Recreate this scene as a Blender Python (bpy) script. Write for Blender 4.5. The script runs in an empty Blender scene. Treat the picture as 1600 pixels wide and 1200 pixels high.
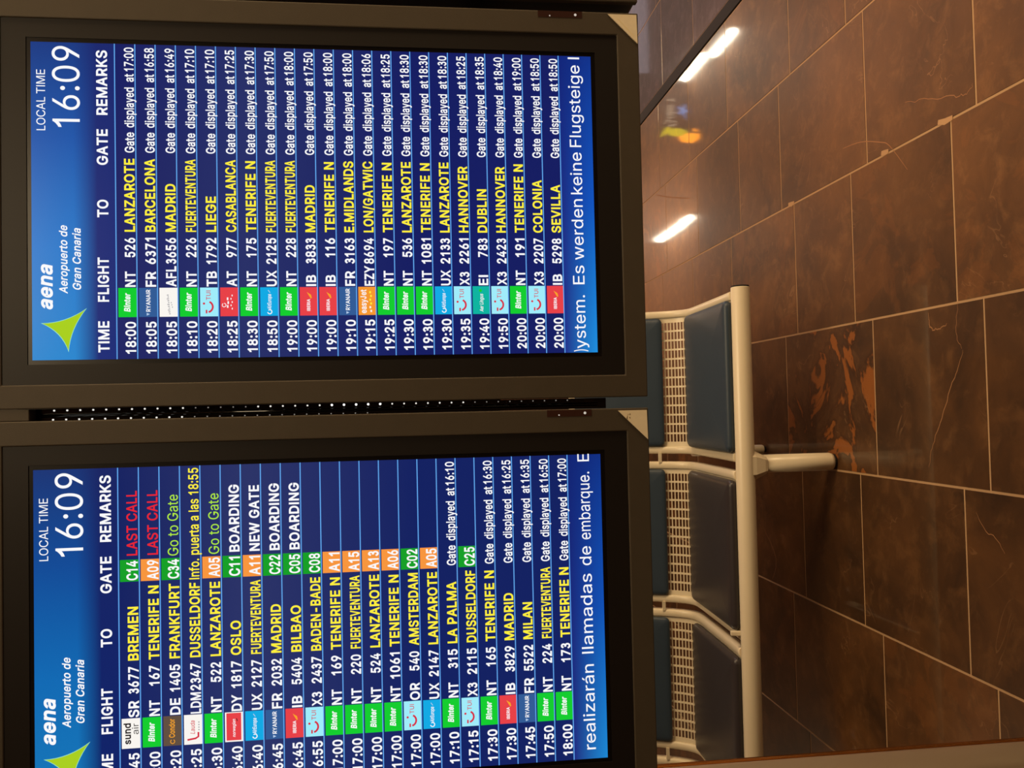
import bpy, bmesh, math, random
from mathutils import Vector, Matrix
random.seed(7)
S = bpy.context.scene
COL = S.collection

# ------------------------------------------------------------------ camera
H_CAM, F_PX = 1.48, 1338.44
R = ((-0.02196691912, 0.99936469605, -0.02806525884),
     (-0.11784961820, -0.03046471401, -0.99256403758),
     (-0.99278845781, -0.01849609389, 0.11844396378))
cam = bpy.data.cameras.new('camera')
cam.sensor_fit = 'HORIZONTAL'; cam.sensor_width = 36.0; cam.lens = 36.0 * F_PX / 1600.0
cam.clip_start = 0.05; cam.clip_end = 200
cam_o = bpy.data.objects.new('camera', cam); COL.objects.link(cam_o)
M = Matrix(R).to_4x4(); M.translation = (0, 0, H_CAM)
cam_o.matrix_world = M
S.camera = cam_o

# ------------------------------------------------------------------ world, exposure, lights
S.view_settings.view_transform = 'Standard'; S.view_settings.look = 'None'
S.view_settings.exposure = 0.0; S.view_settings.gamma = 1.0
S.view_settings.use_curve_mapping = False
W = bpy.data.worlds.new('world'); S.world = W; W.use_nodes = True
W.node_tree.nodes['Background'].inputs[0].default_value = (1.0, 0.78, 0.55, 1)
W.node_tree.nodes['Background'].inputs[1].default_value = 0.05

def area(name, loc, target, size, power, col, sy=None):
    l = bpy.data.lights.new(name, 'AREA'); l.energy = power; l.color = col
    l.shape = 'RECTANGLE'; l.size = size; l.size_y = sy or size
    o = bpy.data.objects.new(name, l); COL.objects.link(o)
    o.location = loc
    d = Vector(target) - Vector(loc)
    o.rotation_euler = d.to_track_quat('-Z', 'Y').to_euler()
    return o
WARM = (1.0, 0.76, 0.46)
area('ceiling_light_over_monitors', (0.7, -0.4, 3.5), (0.5, 1.0, 0.0), 1.0, 50, WARM)
area('ceiling_light_over_bench', (0.8, 2.35, 3.5), (0.3, 2.8, 0.0), 1.5, 54, WARM)
area('ceiling_light_right', (3.6, 1.3, 3.4), (0.8, 3.1, 0.0), 1.0, 120, (1.0, 0.72, 0.40))
area('low_fill_right', (4.8, 0.3, 1.25), (-0.6, 2.2, 0.4), 0.9, 84, (1.0, 0.66, 0.34))  # added low fill, warms the column and the bench sides
area('cool_fill_right', (5.0, 5.2, 3.5), (4.2, 5.4, 0.0), 1.6, 70, (0.80, 0.74, 1.0))  # added fill that gives the dark floor its cool sheen
area('ceiling_light_far_left', (-5.5, 8.0, 3.5), (-5.5, 8.0, 0.0), 2.0, 90, WARM)
area('ceiling_light_far_right', (7.0, 9.0, 3.5), (7.0, 9.0, 0.0), 2.0, 120, WARM)
area('ceiling_fill_far', (3.0, 16.5, 2.6), (3.0, 16.5, 3.6), 4.0, 210, (1.0, 0.76, 0.60))  # unseen upward fill, brightens the far ceiling mirrored in the floor
area('ceiling_fill_near', (3.6, 8.6, 2.5), (3.6, 8.6, 3.6), 3.0, 130, (1.0, 0.60, 0.26))  # added upward fill, warms the ceiling that the nearer floor mirrors

# ------------------------------------------------------------------ helpers
def lin(r, g, b):
    def f(c):
        c /= 255.0
        return c / 12.92 if c <= 0.04045 else ((c + 0.055) / 1.055) ** 2.4
    return (f(r), f(g), f(b), 1.0)

def mat(name, col, rough=0.5, metal=0.0, spec=0.5, coat=0.0, coat_rough=0.05, noise=0.0, nscale=8.0, bump=0.0, bscale=60.0):
    m = bpy.data.materials.new(name); m.use_nodes = True
    nt = m.node_tree; p = nt.nodes['Principled BSDF']
    p.inputs['Base Color'].default_value = col
    p.inputs['Roughness'].default_value = rough; p.inputs['Metallic'].default_value = metal
    p.inputs['Specular IOR Level'].default_value = spec
    p.inputs['Coat Weight'].default_value = coat; p.inputs['Coat Roughness'].default_value = coat_rough
    if noise or bump:
        tc = nt.nodes.new('ShaderNodeTexCoord')
    if noise:
        n = nt.nodes.new('ShaderNodeTexNoise'); n.inputs['Scale'].default_value = nscale; n.inputs['Detail'].default_value = 5
        nt.links.new(tc.outputs['Object'], n.inputs['Vector'])
        mx = nt.nodes.new('ShaderNodeMix'); mx.data_type = 'RGBA'
        mx.inputs[6].default_value = tuple(c * (1 - noise) for c in col[:3]) + (1,)
        mx.inputs[7].default_value = tuple(min(1, c * (1 + noise)) for c in col[:3]) + (1,)
        nt.links.new(n.outputs['Fac'], mx.inputs[0]); nt.links.new(mx.outputs[2], p.inputs['Base Color'])
    if bump:
        n2 = nt.nodes.new('ShaderNodeTexNoise'); n2.inputs['Scale'].default_value = bscale; n2.inputs['Detail'].default_value = 3
        nt.links.new(tc.outputs['Object'], n2.inputs['Vector'])
        b = nt.nodes.new('ShaderNodeBump'); b.inputs['Strength'].default_value = bump; b.inputs['Distance'].default_value = 0.002
        nt.links.new(n2.outputs['Fac'], b.inputs['Height']); nt.links.new(b.outputs[0], p.inputs['Normal'])
    return m

def emit(name, col, strength=1.0):
    m = bpy.data.materials.new(name); m.use_nodes = True
    nt = m.node_tree; nt.nodes.clear()
    e = nt.nodes.new('ShaderNodeEmission'); e.inputs[0].default_value = col; e.inputs[1].default_value = strength
    o = nt.nodes.new('ShaderNodeOutputMaterial'); nt.links.new(e.outputs[0], o.inputs[0])
    return m

def obj(name, bm, mats, parent=None, smooth=False, loc=None):
    me = bpy.data.meshes.new(name)
    bmesh.ops.recalc_face_normals(bm, faces=bm.faces)
    bm.to_mesh(me); bm.free()
    for m in (mats if isinstance(mats, (list, tuple)) else [mats]): me.materials.append(m)
    if smooth:
        for p in me.polygons: p.use_smooth = True
    o = bpy.data.objects.new(name, me); COL.objects.link(o)
    if parent: o.parent = parent
    if loc: o.location = loc
    return o

def raw(name, verts, faces, midx, mats, parent=None):
    me = bpy.data.meshes.new(name); me.from_pydata(verts, [], faces)
    for m in mats: me.materials.append(m)
    me.polygons.foreach_set('material_index', midx); me.update()
    o = bpy.data.objects.new(name, me); COL.objects.link(o)
    if parent: o.parent = parent
    return o

def empty(name, loc, label, cat, group=None):
    o = bpy.data.objects.new(name, None); COL.objects.link(o); o.location = loc
    o.empty_display_size = 0.1
    o['label'] = label; o['category'] = cat
    if group: o['group'] = group
    return o

def tag(o, label, cat, group=None, kind=None):
    o['label'] = label; o['category'] = cat
    if group: o['group'] = group
    if kind: o['kind'] = kind
    return o

def struct(o, label=None):
    o['kind'] = 'structure'
    if label: o['label'] = label
    return o

def bevel(o, w, seg=2):
    b = o.modifiers.new('bevel', 'BEVEL'); b.width = w; b.segments = seg; b.limit_method = 'ANGLE'
    return o

def box(bm, x0, x1, y0, y1, z0, z1, mi=0):
    v = [bm.verts.new((x, y, z)) for x in (x0, x1) for y in (y0, y1) for z in (z0, z1)]
    for q in ((0, 1, 3, 2), (4, 6, 7, 5), (0, 4, 5, 1), (2, 3, 7, 6), (0, 2, 6, 4), (1, 5, 7, 3)):
        f = bm.faces.new([v[i] for i in q]); f.material_index = mi

def ring(bm, outer, inner, y_front, y_back, mi=0):
    # rectangular frame in the x-z plane; outer / inner = (x0, x1, z0, z1)
    def loop(r, y): return [bm.verts.new(p) for p in ((r[0], y, r[2]), (r[1], y, r[2]), (r[1], y, r[3]), (r[0], y, r[3]))]
    of, inf, ob, ib = loop(outer, y_front), loop(inner, y_front), loop(outer, y_back), loop(inner, y_back)
    for i in range(4):
        j = (i + 1) % 4
        for q in ((of[i], of[j], inf[j], inf[i]), (ob[i], ob[j], ib[j], ib[i]), (of[i], of[j], ob[j], ob[i]), (inf[i], inf[j], ib[j], ib[i])):
            bm.faces.new(q).material_index = mi

def cyl(bm, p0, p1, r0, r1=None, n=24, mi=0, caps=True):
    p0, p1 = Vector(p0), Vector(p1); r1 = r0 if r1 is None else r1
    ax = (p1 - p0).normalized()
    a = ax.orthogonal().normalized(); b = ax.cross(a)
    A = [bm.verts.new(p0 + (a * math.cos(t) + b * math.sin(t)) * r0) for t in [2 * math.pi * k / n for k in range(n)]]
    B = [bm.verts.new(p1 + (a * math.cos(t) + b * math.sin(t)) * r1) for t in [2 * math.pi * k / n for k in range(n)]]
    for k in range(n):
        f = bm.faces.new((A[k], A[(k + 1) % n], B[(k + 1) % n], B[k])); f.material_index = mi; f.smooth = True
    if caps:
        bm.faces.new(A[::-1]).material_index = mi; bm.faces.new(B).material_index = mi

def lathe(bm, c, prof, n=28, mi=0):
    # prof: list of (radius, z); axis vertical through c
    rings = []
    for r, z in prof:
        rings.append([bm.verts.new((c[0] + r * math.cos(2 * math.pi * k / n), c[1] + r * math.sin(2 * math.pi * k / n), z)) for k in range(n)])
    for a, b in zip(rings, rings[1:]):
        for k in range(n):
            f = bm.faces.new((a[k], a[(k + 1) % n], b[(k + 1) % n], b[k])); f.material_index = mi; f.smooth = True
    bm.faces.new(rings[0][::-1]).material_index = mi; bm.faces.new(rings[-1]).material_index = mi

# ------------------------------------------------------------------ floor
def tile_material(name, dark, mid, light, rust=True, coat=0.5, base_rough=0.42):
    m = bpy.data.materials.new(name); m.use_nodes = True
    nt = m.node_tree; N = nt.nodes; L = nt.links; p = N['Principled BSDF']
    tc = N.new('ShaderNodeTexCoord')
    at = N.new('ShaderNodeAttribute'); at.attribute_name = 'tile'
    sep = N.new('ShaderNodeSeparateColor'); L.new(at.outputs['Color'], sep.inputs[0])
    off = N.new('ShaderNodeVectorMath'); off.operation = 'SCALE'; off.inputs[0].default_value = (31, 17, 9); L.new(sep.outputs[0], off.inputs[3])
    add = N.new('ShaderNodeVectorMath'); add.operation = 'ADD'; L.new(tc.outputs['Object'], add.inputs[0]); L.new(off.outputs[0], add.inputs[1])
    def noise(scale, detail, dist=0.0, rough=0.55):
        n = N.new('ShaderNodeTexNoise'); n.inputs['Scale'].default_value = scale; n.inputs['Detail'].default_value = detail
        n.inputs['Distortion'].default_value = dist; n.inputs['Roughness'].default_value = rough
        L.new(add.outputs[0], n.inputs['Vector']); return n
    def ramp(src, p0, p1, c0=(0, 0, 0, 1), c1=(1, 1, 1, 1)):
        r = N.new('ShaderNodeValToRGB'); r.color_ramp.elements[0].position = p0; r.color_ramp.elements[1].position = p1
        r.color_ramp.elements[0].color = c0; r.color_ramp.elements[1].color = c1
        L.new(src, r.inputs[0]); return r
    def mix(fac, a, b):
        x = N.new('ShaderNodeMix'); x.data_type = 'RGBA'
        if isinstance(fac, float): x.inputs[0].default_value = fac
        else: L.new(fac, x.inputs[0])
        for s, k in ((a, 6), (b, 7)):
            if isinstance(s, tuple): x.inputs[k].default_value = s
            else: L.new(s, x.inputs[k])
        return x.outputs[2]
    def math_(op, a, b):
        x = N.new('ShaderNodeMath'); x.operation = op
        for s, k in ((a, 0), (b, 1)):
            if isinstance(s, float): x.inputs[k].default_value = s
            else: L.new(s, x.inputs[k])
        return x.outputs[0]
    big = ramp(noise(3.4, 8, 0.8, 0.6).outputs['Fac'], 0.30, 0.72)
    c = mix(big.outputs[0], dark, mid)
    fine = ramp(noise(14.0, 8, 0.4, 0.65).outputs['Fac'], 0.5, 0.85)
    c = mix(math_('MULTIPLY', fine.outputs[0], 0.6), c, light)
    # per-tile tone
    tone = N.new('ShaderNodeHueSaturation'); L.new(c, tone.inputs['Color'])
    L.new(math_('ADD', math_('MULTIPLY', sep.outputs[1], 0.5), 0.75), tone.inputs['Value'])
    c = tone.outputs[0]
    if rust:
        pr = noise(4.2, 5, 0.9, 0.6)
        patch = ramp(pr.outputs['Fac'], 0.54, 0.57)
        c = mix(math_('MULTIPLY', math_('MULTIPLY', patch.outputs[0], sep.outputs[2]), 0.85), c, lin(150, 88, 36))
        edge = ramp(pr.outputs['Fac'], 0.50, 0.54)
        c = mix(math_('MULTIPLY', math_('SUBTRACT', edge.outputs[0], patch.outputs[0]), math_('MULTIPLY', sep.outputs[2], 0.6)), c, lin(48, 26, 14))
    # thin pale veins
    v = noise(2.2, 4, 1.6, 0.6)
    vein = N.new('ShaderNodeMath'); vein.operation = 'COMPARE'; vein.inputs[1].default_value = 0.5; vein.inputs[2].default_value = 0.0035
    L.new(v.outputs['Fac'], vein.inputs[0])
    msk = ramp(noise(5.0, 2).outputs['Fac'], 0.52, 0.68)
    c = mix(math_('MULTIPLY', math_('MULTIPLY', vein.outputs[0], msk.outputs[0]), 0.3), c, lin(165, 125, 88))
    L.new(c, p.inputs['Base Color'])
    p.inputs['Roughness'].default_value = base_rough
    p.inputs['Specular IOR Level'].default_value = 0.45
    p.inputs['Coat Weight'].default_value = coat
    p.inputs['Coat Roughness'].default_value = 0.045
    b = N.new('ShaderNodeBump'); b.inputs['Strength'].default_value = 0.22; b.inputs['Distance'].default_value = 0.004
    L.new(noise(9.0, 6, 0.5).outputs['Fac'], b.inputs['Height']); L.new(b.outputs[0], p.inputs['Normal'])
    b2 = N.new('ShaderNodeBump'); b2.inputs['Strength'].default_value = 0.03; b2.inputs['Distance'].default_value = 0.004
    L.new(noise(5.0, 3, 0.3).outputs['Fac'], b2.inputs['Height']); L.new(b2.outputs[0], p.inputs['Coat Normal'])
    return m

M_TILE = tile_material('brown_slate', lin(54, 36, 23), lin(100, 66, 36), lin(136, 96, 58))
M_SLATE = tile_material('grey_slate', lin(50, 41, 48), lin(72, 60, 70), lin(120, 106, 118), rust=False, coat=0.45, base_rough=0.6)
M_GROUT = mat('grout', lin(176, 142, 104), 0.8)
M_SCRATCH = mat('scratch_mark', lin(146, 104, 68), 0.6)
M_CHIP = mat('grout_chip', lin(178, 140, 100), 0.8)

X_EDGE, ROW_W = 1.7683, 0.50284
EVEN = [-3.9, -3.36, -2.82, -2.2, -1.66, -1.12, -0.55, -0.01, 0.53, 1.07, 1.61, 2.160, 2.697, 3.124, 3.777, 4.318, 4.85]
ODD = [-3.6, -3.06, -2.5, -1.96, -1.42, -0.84, -0.3, 0.24, 0.78, 1.4, 2.053, 2.590, 3.232, 3.656, 4.211, 4.75]
for lst, y in ((EVEN, 4.85), (ODD, 4.75)):
    k = 0
    while y < 22:
        y += (0.54, 0.54, 0.43, 0.65)[k % 4]; k += 1; lst.append(min(y, 22.0))

def floor_piece(name, rows, mat_t, extra=None):
    bm = bmesh.new(); lay = bm.faces.layers.float_color.new('tile')
    g = 0.0028
    xs = [r[0] for r in rows] + [r[1] for r in rows]
    rnd = random.Random(3 if mat_t is M_TILE else 5)
    for x0, x1, ys in rows:
        for y0, y1 in zip(ys, ys[1:]):
            if y1 - y0 < 0.03: continue
            rust = rnd.random()
            rust = 0.35 if rust > 0.9 else (0.12 if rust > 0.7 else 0.0)
            tone = rnd.random(); seed = rnd.random()
            if mat_t is M_TILE and abs(y0 - 2.590) < 0.01 and abs(x0 + 0.243) < 0.02: rust, seed, tone = 1.0, 0.37, 0.45
            cx, cy, ch = (x0 + g, x1 - g), (y0 + g, y1 - g), 0.0012
            low = [bm.verts.new((x, y, -0.002)) for x, y in ((cx[0], cy[0]), (cx[1], cy[0]), (cx[1], cy[1]), (cx[0], cy[1]))]
            top = [bm.verts.new((x, y, 0.0)) for x, y in ((cx[0] + ch, cy[0] + ch), (cx[1] - ch, cy[0] + ch), (cx[1] - ch, cy[1] - ch), (cx[0] + ch, cy[1] - ch))]
            fs = [bm.faces.new(top)] + [bm.faces.new((low[i], low[(i + 1) % 4], top[(i + 1) % 4], top[i])) for i in range(4)]
            for f in fs: f[lay] = (seed, tone, rust, 1)
    box(bm, min(xs), max(xs), -3.9, 22, -0.06, -0.0012, 1)
    if extra: extra(bm)
    o = obj(name, bm, [mat_t, M_GROUT, M_SCRATCH, M_CHIP])
    return struct(o)

def strip(bm, pts, w, mi=2, z=0.0004):
    L = []
    n = len(pts)
    for i, p in enumerate(pts):
        a = Vector(pts[max(0, i - 1)]); b = Vector(pts[min(n - 1, i + 1)])
        d = (b - a).normalized(); nn = Vector((-d.y, d.x))
        ww = w * (0.35 + 0.65 * math.sin(math.pi * (i + 0.6) / (n + 0.2)))
        q = Vector(p)
        L.append([bm.verts.new((q.x + nn.x * ww, q.y + nn.y * ww, z)), bm.verts.new((q.x - nn.x * ww, q.y - nn.y * ww, z))])
    for a, b in zip(L, L[1:]):
        bm.faces.new((a[0], b[0], b[1], a[1])).material_index = mi

def smooth_path(pts, k=5, jit=0.0):
    out = []; n = len(pts); rnd = random.Random(len(pts))
    for i in range(n - 1):
        p0, p1, p2, p3 = [Vector(pts[max(0, min(n - 1, j))]) for j in (i - 1, i, i + 1, i + 2)]
        for s in range(k):
            t = s / k
            q = 0.5 * ((2 * p1) + (p2 - p0) * t + (2 * p0 - 5 * p1 + 4 * p2 - p3) * t * t + (3 * p1 - p0 - 3 * p2 + p3) * t ** 3)
            out.append((q.x + rnd.uniform(-jit, jit), q.y + rnd.uniform(-jit, jit)))
    out.append(tuple(pts[-1])); return out

def scratches(bm):
    strip(bm, smooth_path([(0.859, 2.74), (0.845, 2.624), (0.809, 2.511), (0.781, 2.458), (0.682, 2.368)]), 0.0016)
    strip(bm, smooth_path([(1.251, 4.94), (1.178, 4.692), (1.081, 4.33)]), 0.004)
    strip(bm, smooth_path([(0.128, 2.142), (0.074, 2.17), (0.022, 2.206), (-0.067, 2.251), (-0.141, 2.297), (-0.197, 2.313)], 6, 0.003), 0.0016)
    strip(bm, smooth_path([(0.246, 2.287), (0.217, 2.289), (0.199, 2.277), (0.197, 2.236), (0.208, 2.207)], 6, 0.003), 0.0018)
    strip(bm, smooth_path([(0.264, 2.156), (0.178, 2.169), (0.133, 2.147)], 6, 0.003), 0.001)
    strip(bm, smooth_path([(-0.525, 3.51), (-0.589, 3.43), (-0.635, 3.389), (-0.688, 3.393), (-0.734, 3.427)], 5, 0.002), 0.0016)
    strip(bm, smooth_path([(0.883, 2.366), (0.853, 2.257), (0.82, 2.143), (0.807, 2.085), (0.825, 2.063)], 6, 0.004), 0.0012)
    strip(bm, smooth_path([(-0.302, 2.114), (-0.347, 2.078), (-0.358, 2.042), (-0.394, 2.008)], 5, 0.002), 0.0012)
    for a in ([(0.772, 2.215), (0.764, 2.185), (0.764, 2.150)], [(0.772, 2.505), (0.768, 2.488), (0.767, 2.465)], [(0.770, 3.17), (0.765, 3.145), (0.765, 3.119)]):
        strip(bm, a, 0.009, 3, 0.0006)

rows = []
for k in range(0, 18):
    x1 = X_EDGE - k * ROW_W
    rows.append((x1 - ROW_W, x1, EVEN if k % 2 == 0 else ODD))
floor_piece('floor', rows, M_TILE, scratches)
rows2 = []
for k in range(0, 14):
    x0 = X_EDGE + 0.075 + k * ROW_W
    rows2.append((x0, x0 + ROW_W, ODD if k % 2 == 0 else EVEN))
floor_piece('floor_concourse', rows2, M_SLATE)
# low dark metal threshold that separates the two floors
bm = bmesh.new(); box(bm, X_EDGE + 0.004, X_EDGE + 0.072, -3.9, 22, -0.05, 0.004)
M_BLACKMETAL = mat('black_metal', lin(20, 17, 17), 0.6, 0.0, 0.2)
struct(bevel(obj('trim_threshold', bm, M_BLACKMETAL), 0.003))

# ------------------------------------------------------------------ room shell
M_CEIL = mat('ceiling_paint', lin(168, 116, 74), 0.8, noise=0.1, nscale=0.7)
M_WALL = mat('wall_paint', lin(176, 138, 100), 0.8, noise=0.1, nscale=0.8)
M_WALLD = mat('wall_panel', lin(92, 64, 44), 0.5, noise=0.2, nscale=0.8)
XL, XR, Y0, Y1, HC = X_EDGE - 18 * ROW_W, X_EDGE + 0.075 + 14 * ROW_W, -3.9, 22.0, 3.6
bm = bmesh.new(); box(bm, XL, XR, Y0, Y1, HC, HC + 0.1); struct(obj('ceiling', bm, M_CEIL))
bm = bmesh.new(); box(bm, XL - 0.1, XL, Y0, Y1, -0.06, HC); struct(obj('wall_left', bm, M_WALL))
bm = bmesh.new(); box(bm, XR, XR + 0.1, Y0, Y1, -0.06, HC); struct(obj('wall_right', bm, M_WALLD))
bm = bmesh.new(); box(bm, XL, XR, Y1, Y1 + 0.1, -0.06, HC); struct(obj('wall_back', bm, M_WALLD))
bm = bmesh.new(); box(bm, XL, XR, Y0 - 0.1, Y0, -0.06, HC); struct(obj('wall_front', bm, M_WALLD))

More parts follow.
